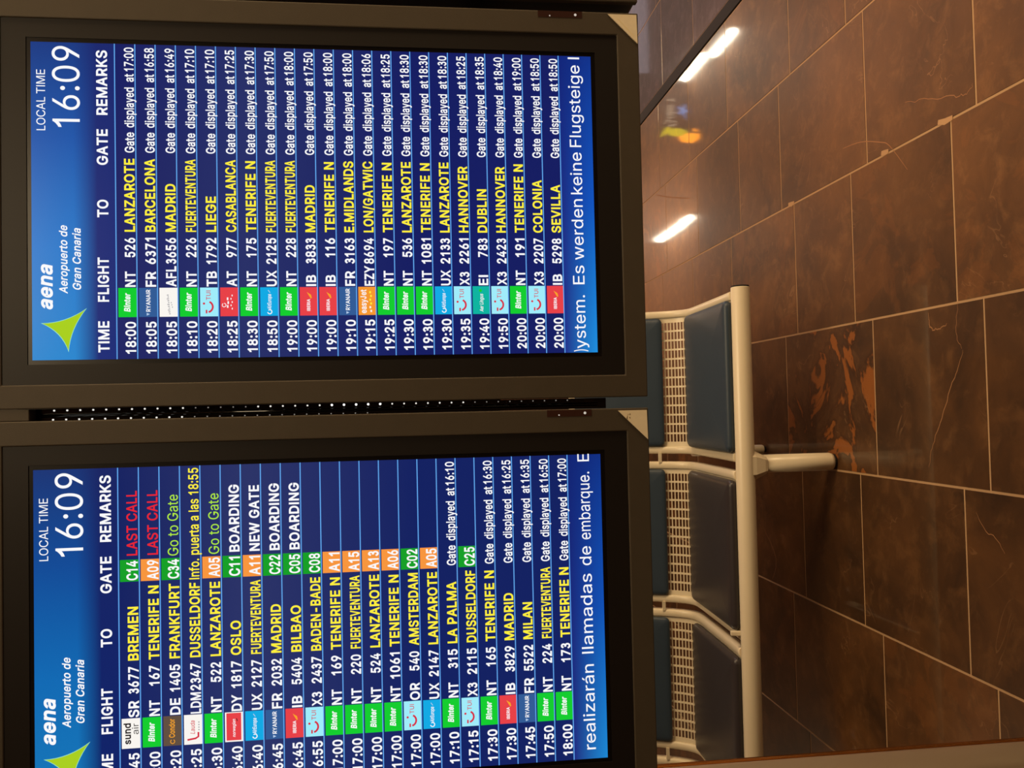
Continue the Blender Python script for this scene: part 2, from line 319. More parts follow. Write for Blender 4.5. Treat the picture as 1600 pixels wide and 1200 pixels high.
# ------------------------------------------------------------------ lettering
# letter shapes: advance width and outlines, in thousandths of the capital height
GLYPH = {
'J':(776,'40,300 160,320 160,260 185,160 260,105 345,105 420,140 455,220 458,1000 580,1000 580,290 550,130 460,25 320,-15 180,15 80,110 40,230'),
'A':(943,'32,0 396,1000 543,1000 910,0 777,0 564,595 519,732 456,940 482,940 418,729 374,595 167,0|216,279 216,391 727,391 727,279'),
'B':(897,'118,0 118,1000 474,1000 539,996 597,984 646,964 688,938 722,906 749,869 767,827 779,783 783,735 780,695 773,660 760,629 743,603 724,581 700,562 619,524 619,515 651,510 682,499 714,483 743,460 769,432 791,399 808,361 818,317 821,268 818,219 806,173 787,131 759,94 722,62 677,35 623,16 558,4 485,0|245,112 481,112 552,117 607,132 648,157 676,189 693,226 699,268 696,301 687,332 673,361 654,388 630,410 601,429 567,443 530,451 488,454 245,454|245,561 468,561 503,563 536,570 566,582 593,598 616,618 635,642 649,669 658,699 660,732 655,773 640,811 614,843 578,868 531,883 472,888 245,888'),
'C':(1003,'526,-13 442,-6 366,14 295,49 233,96 180,156 137,227 105,308 86,399 79,499 86,600 105,691 137,773 180,844 233,903 295,951 366,986 442,1006 526,1013 575,1011 623,1004 669,991 712,974 753,952 790,926 824,896 854,861 880,822 902,780 918,734 930,685 803,685 793,718 781,748 765,776 702,842 620,883 526,896 466,891 411,875 361,850 316,814 277,769 246,715 222,652 208,580 203,499 208,419 222,347 246,284 278,230 316,185 361,150 412,124 467,109 526,104 620,118 702,158 765,225 803,315 930,315 918,266 902,220 881,178 855,140 825,105 791,74 753,48 713,26 669,9 623,-3 576,-11'),
'D':(987,'430,0 189,0 189,112 422,112 499,117 567,133 625,159 674,194 714,239 745,293 767,355 780,425 785,502 780,578 767,647 745,709 715,762 676,806 628,842 572,867 507,883 434,888 183,888 183,1000 443,1000 536,993 619,973 693,940 757,895 810,838 852,769 883,689 901,601 907,502 901,403 883,313 852,233 809,164 755,106 689,60 613,27 527,7|245,1000 245,0 118,0 118,1000'),
'E':(823,'118,0 118,1000 732,1000 732,888 245,888 245,562 699,562 699,450 245,450 245,112 738,112 738,0'),
'F':(806,'118,0 118,1000 726,1000 726,888 245,888 245,547 681,547 681,435 245,435 245,0'),
'G':(1023,'528,-13 443,-6 365,14 294,49 231,97 179,156 136,227 104,309 85,399 79,499 85,600 104,691 136,773 179,844 231,903 293,951 362,986 438,1006 521,1013 572,1011 622,1003 669,990 714,972 755,950 793,922 827,891 857,857 883,818 904,777 921,733 932,685 802,685 761,773 700,839 620,882 521,896 464,891 410,876 360,850 315,815 277,770 246,715 222,652 208,580 203,499 208,419 222,348 246,285 278,231 317,186 362,150 413,125 469,109 528,104 582,108 632,120 678,140 718,167 751,201 779,242 799,289 811,341 815,398 854,391 556,391 556,503 940,503 940,393 934,315 916,243 886,179 846,122 798,75 740,37 676,9 605,-8'),
'H':(1016,'118,0 118,1000 245,1000 245,568 771,568 771,1000 898,1000 898,0 771,0 771,456 245,456 245,0'),
'I':(363,'118,0 118,1000 245,1000 245,0'),
'K':(917,'205,286 205,425 273,513 343,596 416,677 715,1000 881,1000 454,542 448,543|118,0 118,1000 245,1000 245,657 244,442 245,380 245,0|732,0 369,509 448,608 882,0'),
'L':(772,'118,0 118,1000 245,1000 245,112 710,112 710,0'),
'M':(1235,'118,0 118,1000 298,1000 545,368 565,312 588,241 612,165 632,96 604,96 625,162 649,238 672,311 693,368 936,1000 1116,1000 1116,0 991,0 991,572 992,643 993,725 995,812 997,899 1008,899 978,805 947,713 919,633 896,572 672,0 562,0 335,572 313,631 285,710 254,801 220,899 234,899 236,818 238,731 239,646 240,572 240,0'),
'N':(1029,'118,0 118,1000 268,1000 674,359 713,296 762,210 813,108 796,105 788,213 785,309 784,383 784,1000 911,1000 911,0 760,0 397,570 349,650 291,749 211,889 234,892 240,754 244,645 246,572 246,0'),
'O':(1048,'525,-13 442,-6 366,14 296,49 233,96 181,156 137,227 105,308 86,399 79,499 86,600 105,691 137,773 181,844 233,903 296,951 366,986 442,1006 525,1013 608,1006 684,986 754,951 816,903 869,844 912,773 944,691 963,600 969,499 963,399 944,308 912,227 869,156 816,96 754,49 684,14 608,-6|525,104 583,109 637,124 687,149 732,184 771,229 803,283 827,347 841,419 846,499 841,581 827,653 803,717 771,771 732,816 687,851 637,876 583,891 525,896 467,891 413,876 362,850 317,815 278,770 246,716 222,653 208,580 203,499 208,419 222,347 246,284 278,229 317,185 362,150 413,124 467,109'),
'P':(874,'118,0 118,1000 462,1000 535,995 599,981 653,958 699,927 737,889 766,845 787,795 799,741 803,683 799,626 787,572 766,522 737,477 699,439 653,407 599,384 535,370 462,365 215,365 215,477 457,477 506,479 548,488 584,503 613,523 637,548 655,577 667,610 675,645 677,683 675,722 667,757 655,789 637,818 613,842 584,862 548,877 505,886 456,889 245,889 245,0'),
'R':(883,'118,0 118,1000 464,1000 536,996 600,982 655,960 701,931 738,894 767,851 788,803 801,750 805,692 801,634 788,582 767,534 738,491 701,456 654,427 599,406 536,393 464,389 189,389 189,501 459,501 508,504 550,512 585,524 615,542 638,564 656,591 669,621 676,655 679,692 676,730 669,765 656,796 638,823 614,846 585,864 549,878 507,886 458,889 245,889 245,0|694,0 452,450 595,450 841,0'),
'S':(878,'440,-17 370,-13 307,-2 251,18 201,45 159,78 126,118 100,163 83,214 75,268 205,268 212,232 224,200 243,172 266,149 295,130 327,115 363,105 400,99 440,97 484,99 524,106 562,118 596,135 624,156 648,181 665,209 676,240 679,274 676,304 667,330 653,352 633,371 609,387 582,402 481,437 361,470 285,497 221,529 169,568 132,615 110,670 102,732 107,786 122,836 147,880 181,919 222,952 270,979 325,998 383,1010 446,1013 510,1010 568,998 621,978 668,952 708,920 741,882 766,839 782,793 788,743 663,743 652,789 629,828 594,860 550,883 499,897 442,901 401,899 363,892 329,880 299,864 273,845 253,822 238,796 229,768 226,738 230,706 240,679 257,656 280,636 305,619 333,606 417,577 519,549 612,518 705,467 732,444 756,418 776,388 791,354 800,316 803,272 798,220 784,170 760,125 727,84 685,49 636,21 578,0 512,-13'),
'T':(882,'62,888 62,1000 819,1000 819,888 505,888 505,0 379,0 379,888'),
'U':(1017,'509,-16 433,-11 365,4 303,30 248,65 203,107 166,157 140,213 123,274 118,340 118,1000 244,1000 244,350 248,304 259,261 277,222 301,187 331,158 368,134 410,116 457,105 509,101 561,105 608,116 650,134 686,158 716,187 740,222 758,261 768,304 772,350 772,1000 899,1000 899,340 893,274 877,213 850,157 814,107 768,65 714,30 653,4 584,-11'),
'V':(943,'401,0 32,1000 166,1000 378,405 423,270 487,60 461,60 525,271 569,405 776,1000 910,1000 546,0'),
'W':(1349,'305,0 32,1000 162,1000 321,385 345,286 367,184 387,78 372,78 393,184 415,286 440,385 602,1000 746,1000 907,385 933,286 956,184 977,78 960,78 981,184 1003,286 1028,385 1186,1000 1316,1000 1042,0 895,0 723,635 691,769 660,934 687,934 658,776 625,635 453,0'),
'X':(932,'36,0 427,559 427,464 58,1000 205,1000 350,787 401,710 439,647 479,574 456,574 495,646 534,710 587,787 734,1000 877,1000 509,470 509,564 896,0 750,0 574,254 528,324 491,384 453,454 481,454 443,386 405,326 357,254 180,0'),
'Y':(928,'400,0 400,409 32,1000 179,1000 378,677 437,574 491,453 440,453 494,576 551,677 749,1000 895,1000 527,409 527,0'),
'Z':(862,'82,0 82,91 538,757 602,846 670,935 684,893 561,889 438,888 79,888 79,1000 780,1000 780,907 332,253 263,158 191,65 177,107 299,111 421,112 785,112 785,0'),
'a':(765,'314,-17 268,-14 226,-5 186,10 150,30 119,56 94,88 75,124 63,166 60,212 63,252 71,287 85,316 104,341 126,362 152,380 246,414 350,432 459,446 521,462 533,471 539,484 542,501 542,505 540,534 534,560 524,583 511,603 493,620 471,633 446,643 417,648 385,650 351,648 320,643 293,634 231,591 197,538 81,572 100,615 125,650 154,680 187,704 223,724 261,738 301,748 341,754 381,756 470,746 562,708 589,688 613,661 634,630 649,591 659,546 662,494 662,0 544,0 544,102 536,102 495,48 423,2 391,-8 355,-15|335,89 377,92 415,101 448,115 476,135 499,157 518,183 531,211 539,241 542,271 542,373 510,358 455,346 394,337 345,330 264,312 240,302 220,289 203,274 191,255 183,233 181,206 183,182 189,161 200,142 215,126 233,113 255,103'),
'b':(834,'451,-16 408,-13 371,-6 339,7 271,61 232,115 220,115 220,0 103,0 103,1000 223,1000 223,628 232,628 270,680 337,733 369,745 406,753 450,756 510,750 565,735 615,709 659,673 697,628 727,575 749,514 763,446 767,371 763,296 749,228 727,166 697,113 660,68 616,32 566,5 511,-11|433,92 477,96 515,108 549,129 578,156 602,190 621,229 634,273 642,321 645,372 642,423 634,470 621,513 603,552 579,585 550,612 516,632 477,644 433,648 389,644 351,633 317,613 288,587 264,555 246,517 232,473 224,425 221,372 224,319 232,270 246,226 265,187 289,154 318,128 352,108 390,96'),
'c':(778,'407,-16 343,-11 283,5 230,32 182,69 142,114 110,167 86,228 72,295 67,368 72,443 86,511 110,572 142,626 182,671 230,707 283,734 343,750 407,756 511,741 600,700 668,633 711,544 595,515 571,568 531,611 476,639 407,648 361,644 320,631 285,610 256,581 232,547 213,508 200,464 192,418 189,368 192,320 200,274 213,231 232,192 256,158 285,130 320,108 361,96 407,91 477,101 532,130 573,174 598,230 713,201 702,169 688,138 671,110 602,42 512,-1'),
'd':(834,'384,-16 324,-11 269,5 219,32 175,68 138,113 107,166 85,228 72,296 67,371 72,446 85,514 108,575 138,628 176,673 220,709 270,735 325,750 385,756 428,753 466,745 497,733 565,680 602,628 611,628 611,1000 731,1000 731,0 615,0 615,115 603,115 564,61 496,7 464,-6 427,-13|402,92 445,96 483,108 517,128 546,154 570,187 589,226 602,270 610,319 613,372 610,425 602,473 589,517 570,555 547,587 518,613 484,633 445,644 402,648 358,644 318,632 284,612 255,585 232,552 213,513 200,470 192,423 189,372 192,321 200,273 213,229 232,190 256,156 285,129 319,108 358,96'),
'e':(794,'417,-16 348,-11 285,5 230,32 182,69 142,113 109,167 86,227 72,294 67,367 72,441 86,508 109,569 140,624 179,669 226,706 280,734 339,750 403,756 444,753 483,747 522,735 560,719 595,697 628,670 657,637 682,599 702,554 717,503 726,445 730,381 730,333 147,333 147,434 664,434 609,397 606,445 598,488 585,528 567,563 544,593 516,617 483,635 446,645 403,649 360,645 322,634 288,616 258,592 234,563 214,530 200,493 191,455 189,415 189,349 192,297 201,250 217,209 239,173 265,144 297,121 333,104 373,94 417,91 499,104 561,143 601,207 717,179 703,142 684,108 659,77 629,50 594,27 555,9 513,-5 466,-13'),
'f':(499,'448,746 448,643 13,643 13,746|158,0 158,848 162,889 172,924 188,955 210,981 236,1003 266,1020 299,1032 333,1039 368,1042 437,1036 477,1024 447,921 422,928 383,932 350,928 323,919 303,904 290,883 281,856 279,823 279,0'),
'g':(836,'407,-296 354,-294 306,-286 263,-274 225,-259 191,-239 162,-216 137,-191 116,-165 99,-136 199,-80 239,-130 303,-173 333,-183 367,-189 407,-191 463,-186 513,-172 555,-148 587,-113 606,-68 612,-11 612,134 602,134 563,82 496,31 464,19 427,12 383,9 325,14 271,28 221,52 177,85 139,127 108,177 85,236 72,302 67,376 72,449 85,516 108,577 139,629 176,673 221,709 271,735 326,750 385,756 429,753 467,746 498,733 566,680 605,627 615,627 615,746 732,746 732,-17 727,-78 713,-131 689,-177 656,-214 617,-244 571,-267 520,-283 465,-293|403,116 446,120 484,130 518,148 547,172 571,202 590,238 603,280 611,327 614,379 611,430 603,476 590,519 571,556 548,588 519,614 485,633 446,644 403,648 359,644 319,632 285,612 256,586 232,554 213,516 200,474 192,428 189,379 192,328 200,282 214,241 233,204 257,174 286,149 320,131 359,120'),
'h':(806,'223,446 223,0 103,0 103,1000 223,1000 223,565 201,565 227,627 260,676 299,712 344,736 393,751 447,756 495,752 540,742 580,724 616,700 646,669 670,631 688,585 698,532 702,472 702,0 582,0 582,462 577,516 562,562 537,598 503,625 461,642 413,647 378,644 346,637 316,624 289,606 267,583 248,556 235,523 226,487'),
'i':(328,'103,0 103,746 223,746 223,0|164,870 143,873 123,881 106,894 92,910 84,929 81,950 84,971 92,990 106,1006 123,1019 143,1027 164,1030 187,1027 206,1019 224,1006 237,990 246,971 248,950 246,929 237,910 224,894 206,881 187,873'),
'j':(328,'103,746 223,746 223,-59 221,-103 213,-142 200,-178 181,-208 157,-234 127,-254 93,-269 53,-278 7,-281 -19,-281 -19,-170 4,-170 35,-167 61,-157 80,-141 93,-119 101,-91 103,-57|164,870 142,873 122,881 105,894 91,910 83,929 81,950 83,971 91,990 105,1006 122,1019 142,1027 164,1030 186,1027 206,1019 223,1006 237,990 245,971 248,950 245,929 237,910 223,894 206,881 186,873'),
'k':(748,'216,268 216,416 237,416 559,746 708,746 362,392 348,392|103,0 103,1000 223,1000 223,0|578,0 291,365 376,450 732,0'),
'l':(326,'103,0 103,1000 223,1000 223,0'),
'm':(1199,'103,0 103,746 220,746 221,581 211,581 224,618 240,651 260,680 284,704 310,724 338,739 368,750 399,757 431,759 482,754 527,737 565,709 595,672 617,629 631,579 614,579 625,614 642,646 663,674 688,699 716,720 748,737 783,749 820,757 858,759 901,756 940,747 977,731 1011,709 1039,680 1063,646 1080,604 1091,556 1095,501 1095,0 974,0 974,499 969,548 954,586 929,615 897,634 861,646 823,650 791,647 762,640 736,629 713,613 694,593 679,570 668,545 661,516 659,486 659,0 539,0 539,511 534,550 520,583 497,611 467,633 432,645 392,650 363,647 336,641 310,629 286,613 265,593 247,568 234,539 226,506 223,468 223,0'),
'n':(805,'223,446 223,0 103,0 103,746 219,746 220,565 201,565 227,627 260,676 299,712 344,736 393,751 447,756 495,752 540,742 580,724 615,700 645,669 669,631 688,585 698,532 702,472 702,0 582,0 582,462 577,516 562,562 537,598 503,625 461,642 413,647 378,644 346,637 316,624 289,606 267,583 248,556 235,523 226,487'),
'o':(816,'407,-16 343,-11 283,5 230,32 182,69 142,114 110,167 86,228 72,295 67,368 72,443 86,511 110,572 142,626 182,671 230,707 283,734 343,750 407,756 473,750 533,734 587,707 634,671 674,626 706,572 730,511 744,443 749,368 744,295 730,228 706,167 674,114 634,69 587,32 533,5 473,-11|407,91 455,96 496,108 531,130 561,158 585,192 604,231 617,274 625,320 628,368 625,417 617,464 604,507 585,547 561,581 531,610 496,631 455,644 407,648 361,644 320,631 285,610 256,581 232,547 213,508 200,464 192,418 189,368 192,320 200,274 213,231 232,192 256,158 285,130 320,108 361,96'),
'p':(834,'103,-281 103,746 220,746 220,628 232,628 270,680 337,733 369,745 406,753 450,756 510,750 565,735 615,709 659,673 697,628 727,575 749,514 763,446 767,371 763,296 749,228 727,166 697,113 660,68 616,32 566,5 511,-11 451,-16 408,-13 371,-6 339,7 271,61 232,115 223,115 223,-281|433,92 477,96 515,108 549,129 578,156 602,190 621,229 634,273 642,321 645,372 642,423 634,470 621,513 603,552 579,585 550,612 516,632 477,644 433,648 389,644 351,633 317,613 288,587 264,555 246,517 232,473 224,425 221,372 224,319 232,270 246,226 265,187 289,154 318,128 352,108 390,96'),
'q':(834,'731,-281 611,-281 611,115 602,115 564,61 496,7 464,-6 427,-13 384,-16 324,-11 269,5 219,32 175,68 138,113 107,166 85,228 72,296 67,371 72,446 85,514 108,575 138,628 176,673 220,709 270,735 325,750 385,756 428,753 466,745 497,733 565,680 603,628 615,628 615,746 731,746|402,92 445,96 483,108 517,128 546,154 570,187 589,226 602,270 610,319 613,372 610,425 602,473 589,517 570,555 547,587 518,613 484,633 445,644 402,648 358,644 318,632 284,612 255,585 232,552 213,513 200,470 192,423 189,372 192,321 200,273 213,229 232,190 256,156 285,129 319,108 358,96'),
'r':(509,'103,0 103,746 219,746 219,631 227,631 244,666 268,696 300,722 336,741 376,753 419,756 451,756 479,754 479,634 452,638 407,640 373,638 342,631 313,618 287,602 265,582 247,557 234,530 226,499 223,466 223,0'),
's':(717,'358,-16 308,-14 262,-6 220,7 183,24 150,47 121,74 98,107 81,144 70,185 185,209 198,172 218,142 244,118 276,102 314,93 356,89 405,93 446,104 481,122 506,146 522,173 527,202 524,227 515,248 499,267 478,282 450,295 417,305 293,334 231,353 181,378 142,409 114,446 98,489 92,538 96,579 108,617 128,652 155,682 188,707 226,728 270,743 317,753 368,756 416,753 460,745 499,732 533,715 563,693 588,667 608,637 625,605 637,570 527,545 515,572 499,597 477,620 449,639 412,650 368,654 326,650 289,640 257,623 233,600 218,574 213,545 217,519 227,497 244,478 267,463 299,449 338,438 451,411 513,392 563,368 602,337 629,300 646,258 651,209 647,167 635,128 614,93 586,61 552,34 511,13 464,-3 413,-13'),
't':(447,'401,746 401,643 13,643 13,746|128,926 248,926 248,192 250,162 256,138 267,120 284,108 306,100 335,98 364,100 397,105 419,3 377,-5 331,-8 271,-2 221,14 181,42 151,80 133,127 128,183'),
'u':(806,'358,-10 310,-7 266,4 226,21 190,45 160,77 136,115 118,161 107,214 103,273 103,746 223,746 223,283 229,229 244,184 269,147 303,120 345,104 393,99 428,101 460,109 490,122 516,140 539,163 557,190 571,223 579,259 582,300 582,746 702,746 702,0 586,0 586,181 604,181 578,118 545,69 505,33 461,9 412,-5'),
'v':(765,'319,0 34,746 166,746 325,305 367,171 404,41 362,41 399,171 440,305 599,746 730,746 445,0'),
'w':(1115,'270,0 44,746 171,746 262,420 302,268 344,81 324,81 365,265 405,420 495,746 622,746 711,420 750,267 791,81 769,81 812,266 852,420 944,746 1070,746 844,0 724,0 627,338 599,442 571,551 544,664 571,664 544,551 516,442 487,338 391,0'),
'x':(744,'41,0 337,429 336,336 56,746 197,746 290,601 352,498 407,405 345,405 398,498 458,601 554,746 691,746 410,332 410,421 703,0 564,0 454,168 393,267 340,357 402,357 351,267 291,168 180,0'),
'y':(765,'93,-272 121,-168 140,-172 204,-175 223,-169 240,-159 256,-145 271,-126 284,-101 296,-70 319,-3 34,746 166,746 325,305 367,170 404,41 361,41 398,171 440,305 600,746 730,746 401,-114 347,-210 325,-234 300,-252 274,-267 245,-277 214,-283 180,-285 127,-281'),
'z':(748,'82,0 82,90 499,628 499,635 94,635 94,746 654,746 654,650 248,118 248,111 666,111 666,0'),
'á':(765,'314,-17 268,-14 226,-5 186,10 150,30 119,56 94,88 75,124 63,166 60,212 63,252 71,287 85,316 104,341 126,362 152,380 246,414 350,432 459,446 521,462 533,471 539,484 542,501 542,505 540,534 534,560 524,583 511,603 493,620 471,633 446,643 417,648 385,650 351,648 320,643 293,634 231,591 197,538 81,572 100,615 125,650 154,680 187,704 223,724 261,738 301,748 341,754 381,756 470,746 562,708 589,688 613,661 634,630 649,591 659,546 662,494 662,0 544,0 544,102 536,102 495,48 423,2 391,-8 355,-15|335,89 377,92 415,101 448,115 476,135 499,157 518,183 531,211 539,241 542,271 542,373 510,358 455,346 394,337 345,330 264,312 240,302 220,289 203,274 191,255 183,233 181,206 183,182 189,161 200,142 215,126 233,113 255,103|319,843 413,1040 547,1040 417,843'),
'0':(891,'446,-13 375,-7 312,14 255,47 207,94 167,152 135,223 112,305 99,397 94,499 99,602 113,694 136,776 168,847 208,906 256,952 312,986 375,1007 446,1013 516,1007 579,986 635,952 683,906 723,847 755,776 778,694 792,602 797,499 792,397 778,305 755,223 724,152 684,94 636,47 580,14 516,-7|446,97 492,103 534,118 570,145 602,181 628,227 649,283 664,347 673,419 676,499 673,581 664,653 649,717 628,773 602,819 570,855 534,882 492,898 446,903 399,898 357,882 320,855 289,819 263,773 242,717 227,653 218,581 215,499 218,419 227,347 242,283 263,227 289,181 320,145 357,118 399,103'),
'1':(776,'505,0 382,0 382,780 330,738 255,697 152,665 152,782 235,825 320,890 378,950 405,1000 505,1000'),
'2':(891,'126,0 126,93 460,450 555,555 611,642 621,670 627,700 630,730 627,764 618,795 605,823 586,847 564,867 537,883 507,894 475,901 440,903 402,901 369,893 339,880 312,862 290,839 273,813 260,782 252,749 250,711 129,711 133,769 147,822 169,869 200,912 237,947 281,976 331,997 384,1009 442,1013 500,1009 553,997 601,976 644,948 680,915 710,875 732,831 745,783 749,732 747,695 740,660 729,624 713,588 690,550 660,508 525,353 300,119 300,111 765,111 765,0'),
'3':(776,'131,815 160,877 211,935 277,977 353,997 431,995 505,971 569,926 617,865 645,793 650,715 631,640 591,573 533,521 462,488 390,477 302,474 298,596 380,599 428,605 466,623 497,651 519,686 528,726 526,767 511,805 486,837 451,862 410,875 367,876 326,865 290,842 263,811 243,765|300,596 384,596 460,586 535,555 599,507 649,443 680,369 691,290 680,211 649,137 599,73 535,25 460,-6 380,-16 300,-6 225,25 161,73 111,137 82,203 195,250 216,198 246,160 285,131 331,112 380,106 429,112 475,131 514,160 544,198 563,243 569,290 563,337 544,382 514,420 475,449 429,468 376,474 300,474'),
'4':(891,'78,207 78,311 485,1000 611,1000 213,326 213,319 812,319 812,207|554,0 554,238 554,287 554,624 674,624 674,0'),
'5':(891,'435,-13 377,-10 324,2 275,22 231,48 194,80 163,118 139,161 124,207 117,256 240,256 245,227 256,200 271,175 291,153 314,134 341,118 370,107 401,100 435,98 474,101 510,111 543,127 572,148 597,174 617,205 632,240 641,278 644,319 641,360 632,399 616,435 596,466 570,493 540,515 506,531 469,541 428,544 329,528 299,515 273,500 252,483 132,497 189,1000 720,1000 720,889 296,889 263,593 268,593 291,611 318,626 349,639 382,648 416,654 451,656 495,653 538,645 578,631 615,612 648,589 678,561 705,529 727,493 745,454 758,412 766,368 768,321 764,259 749,201 725,149 693,102 653,62 607,30 554,6 497,-9'),
'6':(891,'445,-13 385,-9 330,5 280,29 235,61 197,100 166,146 143,199 129,256 125,318 128,367 139,417 157,470 183,527 221,594 270,669 496,1000 633,1000 297,513 286,513 324,565 385,603 462,617 520,613 573,600 621,579 663,550 698,514 727,471 748,423 760,368 764,309 760,249 746,193 723,143 692,98 654,59 609,28 559,5 504,-9|445,95 482,98 517,108 548,123 575,144 599,169 618,199 632,233 641,269 644,309 641,349 632,386 618,419 599,449 575,474 548,494 517,509 482,518 445,521 408,518 373,510 342,495 314,474 290,450 271,420 257,387 248,351 246,311 248,271 257,234 271,200 290,170 314,144 342,123 373,108 408,98'),
'7':(891,'191,0 636,881 636,889 122,889 122,1000 768,1000 768,882 324,0'),
'8':(891,'445,-13 380,-9 321,3 266,22 219,49 178,82 146,121 121,166 107,214 102,266 105,307 113,346 128,384 147,418 171,448 199,474 230,495 264,511 300,520 300,525 254,542 215,569 182,605 158,648 143,696 138,748 143,797 156,842 178,884 208,921 244,953 287,979 335,998 388,1010 445,1013 501,1010 554,998 602,979 644,953 681,921 710,884 733,842 746,797 750,748 745,696 731,649 706,605 674,569 635,542 591,525 591,520 626,511 659,495 690,474 718,448 742,418 761,384 776,346 785,307 788,266 783,214 768,166 744,121 711,82 671,49 623,22 569,3 509,-9|445,97 487,99 526,106 560,118 590,135 615,155 635,180 650,208 659,239 662,272 659,308 649,341 634,371 612,397 587,420 556,438 522,452 485,460 445,462 404,460 367,452 333,438 302,420 276,397 255,371 239,341 230,308 227,272 230,239 239,208 253,180 274,155 299,135 329,118 364,106 402,99|445,569 479,571 510,579 539,590 564,606 586,626 604,650 617,677 625,706 628,738 625,770 617,800 605,826 587,849 566,868 541,884 512,895 480,902 445,904 410,902 378,895 349,884 323,868 302,849 284,826 271,800 264,770 261,738 264,706 271,677 284,650 302,626 323,606 349,590 379,579 410,571'),
'9':(891,'444,1013 504,1009 559,995 610,971 654,939 692,900 723,854 746,801 760,744 764,682 761,633 750,583 733,530 706,473 668,406 619,331 394,0 256,0 593,487 604,487 565,435 505,397 428,383 370,387 317,400 269,421 227,450 192,486 163,529 142,577 129,632 125,691 129,752 143,807 166,858 198,903 235,941 280,972 330,995 385,1009|444,905 408,902 374,892 342,877 314,856 291,831 272,801 258,767 249,731 246,691 249,651 258,614 272,581 291,551 314,526 342,506 374,491 408,482 444,479 482,482 516,490 548,505 575,526 599,550 618,580 632,613 641,649 644,689 641,729 632,766 618,800 599,830 576,856 548,877 517,892 482,902'),
':':(369,'187,-9 164,-6 143,3 124,17 109,36 100,57 97,81 100,104 109,126 124,144 143,159 164,168 187,170 211,168 232,159 251,144 266,126 274,104 277,81 274,57 266,36 251,17 232,3 211,-6|187,532 164,535 143,544 124,558 109,577 100,598 97,621 100,645 109,667 124,685 143,700 164,709 187,711 211,709 232,700 251,685 266,667 274,645 277,621 274,598 266,577 251,558 232,544 211,535'),
'.':(369,'187,-9 164,-6 143,3 124,17 109,36 100,57 97,81 100,104 109,126 124,144 143,159 164,168 187,170 211,168 232,159 251,144 266,126 274,104 277,81 274,57 266,36 251,17 232,3 211,-6'),
'-':(891,'662,481 662,369 224,369 224,481'),
'/':(490,'462,1047 140,-150 28,-150 350,1047'),
')':(537,'73,-189 169,35 222,229 240,406 237,473 231,543 219,616 162,842 73,1060 190,1060 222,1002 251,938 279,867 303,792 323,715 340,636 352,557 359,480 362,406 357,306 342,205 317,105 284,5 241,-93 190,-189'),
' ':(369,'')}

from mathutils.geometry import tessellate_polygon
def _outline(c):
    res = []
    for part in GLYPH[c][1].split('|'):
        if not part: continue
        P = [Vector((float(q.split(',')[0]), float(q.split(',')[1]))) for q in part.split(' ')]
        P = [p for i, p in enumerate(P) if (p - P[i - 1]).length > 0.5]
        res.append((sum(P[i - 1].x * P[i].y - P[i].x * P[i - 1].y for i in range(len(P))) < 0, P))
    return res
def _thicken(P, off):
    n = len(P); Q = []
    for i in range(n):
        d1 = (P[i] - P[i - 1]).normalized(); d2 = (P[(i + 1) % n] - P[i]).normalized()
        n1, n2 = Vector((-d1.y, d1.x)), Vector((-d2.y, d2.x)); m = n1 + n2; k = m.length
        m = n1 if k < 0.3 else m / k * min(1.5, 2.0 / k)
        Q.append(P[i] + m * off)
    return Q
def _inside(p, poly):
    r = False
    for i in range(len(poly)):
        a, b = poly[i - 1], poly[i]
        if (a.y > p.y) != (b.y > p.y) and p.x < (b.x - a.x) * (p.y - a.y) / (b.y - a.y) + a.x: r = not r
    return r
_GC, _TC = {}, {}
def _glyph(c, off):
    if (c, off) not in _GC:
        cs = _outline(c); V, F = [], []
        outs = [q for o, q in cs if o]; holes = [q for o, q in cs if not o]
        for o in outs:
            loops = [o] + [h for h in holes if _inside(h[0], o)]
            flat = [p for l in loops for p in l]; n = len(V); V += [(p.x, p.y) for p in flat]
            F += [tuple(n + i for i in t) for t in tessellate_polygon([[p.to_3d() for p in l] for l in loops])]
        if off:
            for _, P in cs:
                Q = _thicken(P, off); m = len(P); n = len(V); V += [(p.x, p.y) for p in P] + [(p.x, p.y) for p in Q]
                F += [(n + i, n + (i + 1) % m, n + m + (i + 1) % m, n + m + i) for i in range(m)]
        _GC[(c, off)] = (V, F)
    return _GC[(c, off)]
def glyphs(body, bold=0.0, italic=False):
    k = (body, bold, italic)
    if k not in _TC:
        V, F, x = [], [], 0.0
        for c in body:
            gv, gf = _glyph(c, bold); n = len(V)
            V += [(p[0] + x, (p[1] + bold) / (1000.0 + 2 * bold)) for p in gv]; F += [tuple(n + i for i in t) for t in gf]
            x += GLYPH[c][0] + 1.2 * bold
        V = [(p[0] / 1000.0 + (0.22 * p[1] if italic else 0.0), p[1]) for p in V]
        x0 = min(p[0] for p in V)
        _TC[k] = ([(p[0] - x0, p[1]) for p in V], F)
    return _TC[k]

AW = {}
for chs, w in (('ABCDHKNRU&', .722), ('EPSVXY', .667), ('FTZL', .611), ('GOQ', .778), ('I', .278), ('J', .556), ('M', .833), ('W', .944),
               ('0123456789aceksvxyz', .556), ('bdghnopqu', .611), ('fjt:-', .333), ('il./ ', .278), ('m', .889), ('r', .389), ('w', .778)):
    for c in chs: AW[c] = w
def natural(body, cap): return (sum(AW.get(c, .56) for c in body) - 0.085) * cap / 0.716 * 0.88

